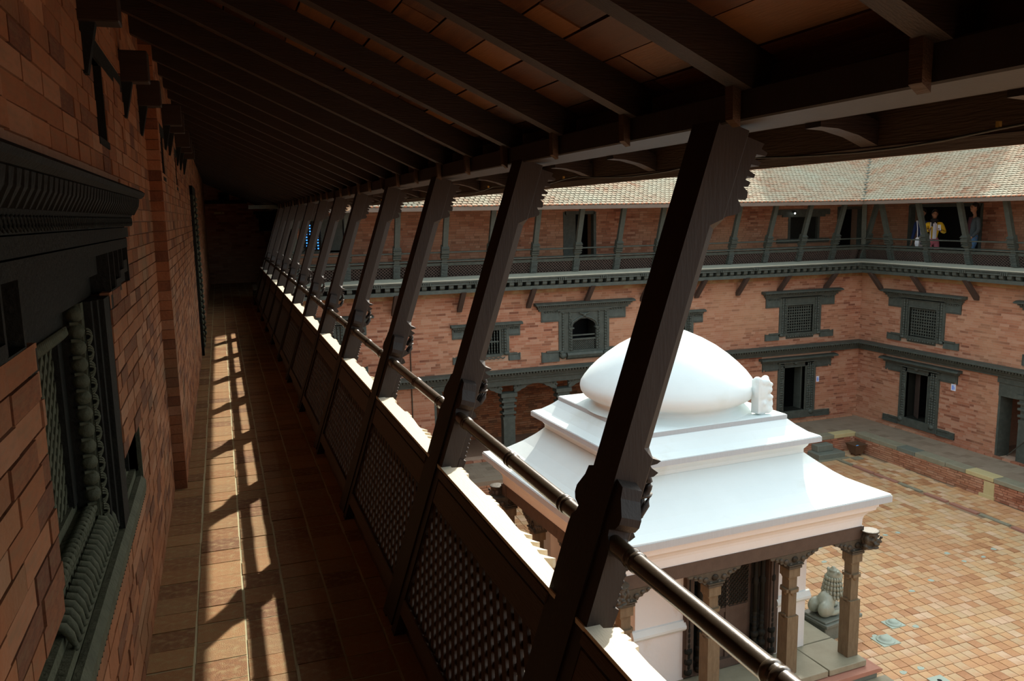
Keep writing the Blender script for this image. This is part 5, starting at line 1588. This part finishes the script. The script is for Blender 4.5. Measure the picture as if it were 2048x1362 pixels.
# ------------------------------------------------------------ people in the right-hand gallery
def skin_fig(name, joints, bones, m, parent, sub=1, root=0):
    """joints: {key:(x,y,z,r)}; bones: list of key pairs; grown into one surface"""
    keys = list(joints); idx = {k: i for i, k in enumerate(keys)}
    me = bpy.data.meshes.new(name)
    me.from_pydata([joints[k][:3] for k in keys], [(idx[a], idx[b]) for a, b in bones], [])
    me.materials.append(m)
    o = link(name, me, parent)
    sk = o.modifiers.new('skin', 'SKIN'); sk.use_smooth_shade = True
    for i, k in enumerate(keys):
        r_ = joints[k][3]; r_ = (r_, r_) if not isinstance(r_, tuple) else r_
        me.skin_vertices[0].data[i].radius = r_
        me.skin_vertices[0].data[i].use_root = (i == root)
    ss = o.modifiers.new('sub', 'SUBSURF'); ss.levels = sub; ss.render_levels = sub
    return o

def hand(j, bn, pre, wrist, d, side, r=.0085):
    """palm and five fingers from the wrist along direction d; side = towards the thumb"""
    d = Vector(d).normalized(); s = Vector(side).normalized(); w_ = Vector(wrist)
    palm = w_ + d * .05
    j[pre + 'palm'] = (*palm, .024); bn.append((pre + 'wrist', pre + 'palm'))
    curl = d.cross(s)
    for i, (off, L) in enumerate(((.024, .066), (.008, .075), (-.008, .070), (-.024, .055))):
        a = palm + d * .022 + s * off; b_ = a + d * L * .5 + curl * .008; c_ = a + d * L * .85 + curl * .028
        j[pre + 'f%da' % i] = (*a, r); j[pre + 'f%db' % i] = (*b_, r * .9); j[pre + 'f%dc' % i] = (*c_, r * .75)
        bn += [(pre + 'palm', pre + 'f%da' % i), (pre + 'f%da' % i, pre + 'f%db' % i), (pre + 'f%db' % i, pre + 'f%dc' % i)]
    a = w_ + d * .025 + s * .028; b_ = a + d * .03 + s * .018 + curl * .008
    j[pre + 't0'] = (*a, r * 1.1); j[pre + 't1'] = (*b_, r * .9); bn += [(pre + 'palm', pre + 't0'), (pre + 't0', pre + 't1')]

def head(t, c, yaw, hair_long=False):
    """head with face and hair; looks along yaw"""
    h = empty('head', c, t); h.rotation_euler = (0, 0, yaw)
    blob('face', M['skin'], [((0, 0, 0), (.078, .070, .10)), ((.025, 0, -.05), (.055, .052, .055)), ((.082, 0, -.005), (.014, .012, .020)), ((0, .070, -.005), (.018, .010, .028)), ((0, -.070, -.005), (.018, .010, .028)), ((.066, 0, -.055), (.016, .024, .008)), ((.06, .028, .020), (.02, .022, .009)), ((.06, -.028, .020), (.02, .022, .009)), ((-.01, 0, -.10), (.042, .042, .06))], parent=h, voxel=.010, smooth=1)
    b = MB()
    for sy in (-.026, .026): b.ball((.071, sy, .004), (.010, .012, .007), 8, 6)
    b.build('eyes', M['hair'], h)
    b = MB(); b.ball((-.022, 0, .028), (.088, .080, .095), 14, 10)
    if hair_long: b.ball((-.055, 0, -.05), (.045, .070, .13), 12, 8); b.ball((-.08, 0, -.02), (.045, .045, .05), 10, 6)
    b.build('hair', M['hair'], h)
    return h

def person(name_label, loc, yaw, H, joints_arms, top, trousers, extra=None, long_hair=False, look=0.0, stride=0.0, lean=0.0):
    s = H / 1.65
    t = empty('person', loc, label=name_label, cat='person'); t.rotation_euler = (0, 0, yaw); t.scale = (s, s, s)
    st = stride
    j = dict(pel=(0, 0, .88, (.12, .10)), w=(0.0, 0, 1.0, (.115, .085)), ch=(.01, 0, 1.20, (.145, .095)), nk=(.0, 0, 1.37, .05), nk2=(.012, 0, 1.44, .045),
             lh=(0, .09, .84, .08), lk=(.03 + st * .2, .10, .47, .055), la=(-.02 + st * .35, .10, .09, .037), lf=(.12 + st * .35, .11, .035, .03),
             rh=(0, -.09, .84, .08), rk=(.03 - st * .1, -.10, .47, .055), ra=(-.02 - st * .35, -.10, .09, .037), rf=(.12 - st * .35, -.11, .035, .03))
    bn = [('pel', 'w'), ('w', 'ch'), ('ch', 'nk'), ('nk', 'nk2'), ('pel', 'lh'), ('lh', 'lk'), ('lk', 'la'), ('la', 'lf'), ('pel', 'rh'), ('rh', 'rk'), ('rk', 'ra'), ('ra', 'rf')]
    for pre, (sh, el, wr, hd, sd) in joints_arms.items():
        j[pre + 'sh'] = (*sh, .052); j[pre + 'el'] = (*el, .038); j[pre + 'wrist'] = (*wr, .026)
        bn += [('ch', pre + 'sh'), (pre + 'sh', pre + 'el'), (pre + 'el', pre + 'wrist')]
        hand(j, bn, pre, wr, hd, sd)
    thin = {k: ((*q[:3], tuple(c_ * .72 for c_ in q[3])) if k in ('pel', 'w', 'ch') else ((*q[:3], q[3] * .7) if k[1:] in ('sh', 'el', 'h', 'k') or k in ('nk',) else q)) for k, q in j.items()}
    skin_fig('body', thin, bn, M['skin'], t)
    # clothing as its own surfaces a little outside the body
    g = .010
    cj = {k: (*j[k][:3], tuple(q + g for q in j[k][3]) if isinstance(j[k][3], tuple) else j[k][3] + g) for k in ('pel', 'w', 'ch')}
    cj['nk'] = (j['nk'][0], 0, 1.355, .060); cj['pel'] = (0, 0, .87, (.140, .115))
    cb_ = [('pel', 'w'), ('w', 'ch'), ('ch', 'nk')]
    for pre in joints_arms:
        for k in ('sh', 'el'): cj[pre + k] = (*j[pre + k][:3], j[pre + k][3] + g)
        e, w_ = Vector(j[pre + 'el'][:3]), Vector(j[pre + 'wrist'][:3]); q = e.lerp(w_, .88)
        cj[pre + 'cuff'] = (*q, .042); cb_ += [('ch', pre + 'sh'), (pre + 'sh', pre + 'el'), (pre + 'el', pre + 'cuff')]
    skin_fig(top[1], cj, cb_, M[top[0]], t)
    tj = {k: (*j[k][:3], tuple(q + .012 for q in j[k][3]) if isinstance(j[k][3], tuple) else j[k][3] + .014) for k in ('pel', 'lh', 'lk', 'la', 'rh', 'rk', 'ra')}
    tj['pel'] = (0, 0, .90, (.118, .095)); tj['top'] = (0, 0, 1.0, (.112, .088)); tj['lh'] = (0, .075, .80, .078); tj['rh'] = (0, -.075, .80, .078)
    skin_fig('trousers', tj, [('pel', 'top'), ('pel', 'lh'), ('lh', 'lk'), ('lk', 'la'), ('pel', 'rh'), ('rh', 'rk'), ('rk', 'ra')], M[trousers], t)
    b = MB()
    for k in ('lf', 'rf'):
        x, y_ = j[k][0], j[k][1]; b.ball((x - .05, y_, .035), (.13, .045, .036), 10, 6)
    b.build('shoes', M['black_cloth'], t)
    head(t, (.03, 0, 1.545), look, long_hair)
    if extra: extra(t, j)
    return t

down = lambda s_, x=.0: ((0, s_ * .19, 1.30), (-.02 + x, s_ * .25, 1.04), (.05 + x, s_ * .26, .81), (0.1, 0, -1), (1, 0, 0))
# woman in yellow: faces left in the picture (+y in the world), phone raised
def woman_extra(t, j):
    b = MB()
    for x in (-.0,): b.span((.075, -.045, .90), (.125, .045, 1.30))
    b.build('white_top', M['white_cloth'], t)
    b = MB()
    for sy in (-.10, .0): b.tube([(.12, sy, 1.33), (.145, sy, 1.15), (.145, sy, .90)], .014, 6)
    b.build('white_stripes', M['white_cloth'], t)
    b = MB(); b.ball((.02, 0, 1.38), (.095, .10, .055), 12, 8); b.ball((.07, -.02, 1.29), (.05, .08, .09), 10, 6); b.build('scarf', M['black_cloth'], t)
pw_ = Vector((.34, -.10, 1.16))
woman = person('person in yellow cardigan and rose trousers holding up a phone', (16.42, 15.16, 0), R(232), 1.53,
       dict(r=((.0, -.17, 1.30), (.09, -.24, 1.08), (.30, -.15, 1.14), (1, .2, .3), (0, .4, 1)), l=((.0, .17, 1.30), (.08, .25, 1.06), (.29, .10, 1.13), (1, -.3, .3), (0, -.4, 1))),
       ('yellow', 'cardigan'), 'pink', woman_extra, True, R(-8))
def in_person(t, p):
    return Matrix.LocRotScale(t.location, t.rotation_euler, t.scale) @ Vector(p)
pp = in_person(woman, (.372, .062, 1.20))
b = MB(); b.box((0, 0, 0), (.010, .070, .135))
o = setp(b.build('phone', M['white_cloth'], loc=pp), label='pale mobile phone held by the person in yellow', cat='phone'); o.rotation_euler = (0, -.35, R(232))
bg_ = empty('shoulder_bag', in_person(woman, (-.02, -.33, .84)), label='white patterned shoulder bag hanging from the person in yellow', cat='bag'); bg_.rotation_euler = (0, 0, R(200))
b = MB(); b.loft([ring(-.12, .12, -.035, .035, -.13), ring(-.13, .13, -.05, .05, -.05), ring(-.12, .12, -.04, .04, .07), ring(-.11, .11, -.015, .015, .10)]); b.build('pouch', M['white_cloth'], bg_)
b = MB(); b.ball((.135 * 0 + .03, .05, -.05), (.03, .008, .025), 8, 6); b.ball((-.06, .05, -.02), (.02, .008, .02), 8, 6); b.ball((-.02, .045, .03), (.02, .008, .012), 8, 6); b.build('printed_spots', M['navy'], bg_)
b = MB(); b.tube([(-.11, 0, .09), (-.09, -.03, .30), (-.07, -.08, .50)], .010, 6); b.tube([(.11, 0, .09), (.06, -.03, .30), (.0, -.08, .50)], .010, 6); b.build('strap', M['white_cloth'], bg_)

person('person in a dark navy jacket standing half behind a strut, beside the person in yellow', (16.55, 15.62, 0), R(190), 1.56, dict(r=down(-1), l=down(1)), ('navy', 'jacket'), 'black_cloth', None, False, R(20))
def man_extra(t, j):
    b = MB(); b.loft([ring(.07, .128, -.035, .035, .93), ring(.07, .135, -.05, .05, 1.15), ring(.06, .11, -.045, .045, 1.33)]); b.build('shirt_front', M['maroon'], t)
person('person in a grey jacket and blue jeans walking along the right-hand gallery', (16.45, 14.06, 0), R(150), 1.68,
       dict(r=((0, -.19, 1.30), (-.03, -.27, 1.04), (.10, -.25, .84), (.4, .1, -1), (1, .3, 0)), l=((0, .19, 1.30), (.0, .27, 1.04), (.14, .22, .86), (.5, 0, -1), (1, 0, 0))), ('grey_jacket', 'jacket'), 'jeans', man_extra, False, R(15), .5)
# small lamp inside the opposite gallery
b = MB(); b.ball((0, 0, 0), .022, 8, 6)
def _glow():
    m = bpy.data.materials.new('lamp_glow'); m.use_nodes = True
    q = m.node_tree.nodes['Principled BSDF']; q.inputs['Emission Color'].default_value = (.9, 1, .95, 1); q.inputs['Emission Strength'].default_value = 6; return m
t = empty('ceiling_lamp', (14.42, 17.80, 1.50), label='tiny lit lamp in the dark window of the opposite gallery', cat='lamp')
b.build('globe', _glow(), t)
b = MB(); b.span((-.03, -.03, .02), (.03, .11, .045)); b.build('lamp_base', M['black_wood'], t)

# our own wing below the gallery, and the side behind the camera
b = MB(); b.span((.30, -1.6, -4.5), (.54, 17.0, -.21)); ww = b.build('wall_west', M['mortar_pale'], kind='structure', label='brick wall of the near wing below the gallery')
sp = brick_spans(-1.5, 16.9, -4.4, -.12, .0555, .225, .010, [])
me = boxes_mesh('facade_bricks', [(.545, (a + c) / 2, (d + e) / 2) for (a, c, d, e) in sp], [(.026, c - a, e - d) for (a, c, d, e) in sp], M['brick_far'], drop=5)
link('facade_bricks', me, ww, kind='stuff')
b = MB(); b.prism([(.66, .085), (.80, .075), (.92, .03), (.92, .0), (.66, .0)], 1, -1.6, 16.6); b.span((.665, -1.6, -.16), (.84, 16.6, 0))
setp(b.build('ledge', M['far_ledge']), label='pale ledge outside the near parapet', cat='ledge')
b = MB(); b.span((.9, -8.01, -.2), (.72, -1.62, 1.79)); b.build('wall_light_block', M['black_wood'], kind='structure', label='unseen boards added along the gallery behind the camera to block light')  # unseen boarding added to keep light out of the gallery from behind
b = MB(); b.span((.56, -8.3, -4.5), (17, -8.02, 1.6)); b.build('wall_south', M['brick_far'], kind='structure', label='brick wall closing the courtyard behind the camera')

b = MB(); b.span((1.506, 17.92, -.2), (1.74, 21.9, 2.62)); rw = b.build('wall_return', M['mortar'], kind='structure', label='brick wall turning the far corner of the gallery')
sp = brick_spans(17.93, 21.78, 0, 2.6, .0572, .212, .006, [])
me = boxes_mesh('end_bricks', [(1.503, (a + c) / 2, (d + e) / 2) for (a, c, d, e) in sp], [(.026, c - a, e - d) for (a, c, d, e) in sp], M['brick'])
link('end_bricks', me, rw, kind='stuff')

# unseen towers added behind the far wings to shade gallery and courtyard
def tower(x0, x1, y0, y1, z0, z1, lab):
    t = empty('shade_tower', ((x0 + x1) / 2, (y0 + y1) / 2, z0), label=lab, cat='building')
    hx, hy = (x1 - x0) / 2, (y1 - y0) / 2; H = z1 - z0
    b = MB(); b.span((-hx * .8, -hy * .8, 0), (hx * .8, hy * .8, H * .8)); b.build('brick_body', M['brick_far'], t)
    for k, f in enumerate((1.0, .75)):
        zb = H * (.62 if k == 0 else .84)
        b = MB(); b.loft([[(-hx * f, -hy * f, zb), (hx * f, -hy * f, zb), (hx * f, hy * f, zb), (-hx * f, hy * f, zb)], [(-hx * f * .35, -hy * f * .35, zb + H * (.18 if k == 0 else .16)), (hx * f * .35, -hy * f * .35, zb + H * (.18 if k == 0 else .16)), (hx * f * .35, hy * f * .35, zb + H * (.18 if k == 0 else .16)), (-hx * f * .35, hy * f * .35, zb + H * (.18 if k == 0 else .16))]])
        b.build('roof', M['roof_tile'], t)
    for sx in (-.5, 0, .5):
        b = MB(); b.span((sx * hx - .3, -hy * .8 - .06, H * .35), (sx * hx + .3, -hy * .8 + .02, H * .5)); b.build('window', M['far_wood'], t)
    return t
tower(4.6, 8.8, 20.3, 24.5, 2.0, 11.0, 'unseen tiered brick tower added behind the opposite wing to shade the gallery')
tower(18.9, 24.3, 20.0, 25.0, 2.0, 11.2, 'unseen tiered brick tower added behind the inner corner to shade the courtyard')

# the gallery goes on behind the camera
b = MB(); b.prism([(0, 0), (.66, 0), (.66, .06), (0, .06)], 1, -1.6, .39, fn=slope_fn); b.span((.21, -1.6, .622), (.285, .39, .65))
setp(b.build('parapet_board', M['wood'], loc=(.524, 0, 0)), label='plain parapet continuing behind the camera', cat='parapet')
b = MB(); b.span((-.8, -8.2, -.2), (1.6, -8.0, 2.9)); b.build('wall_front', M['mortar'], kind='structure', label='wall at the other end of the gallery')
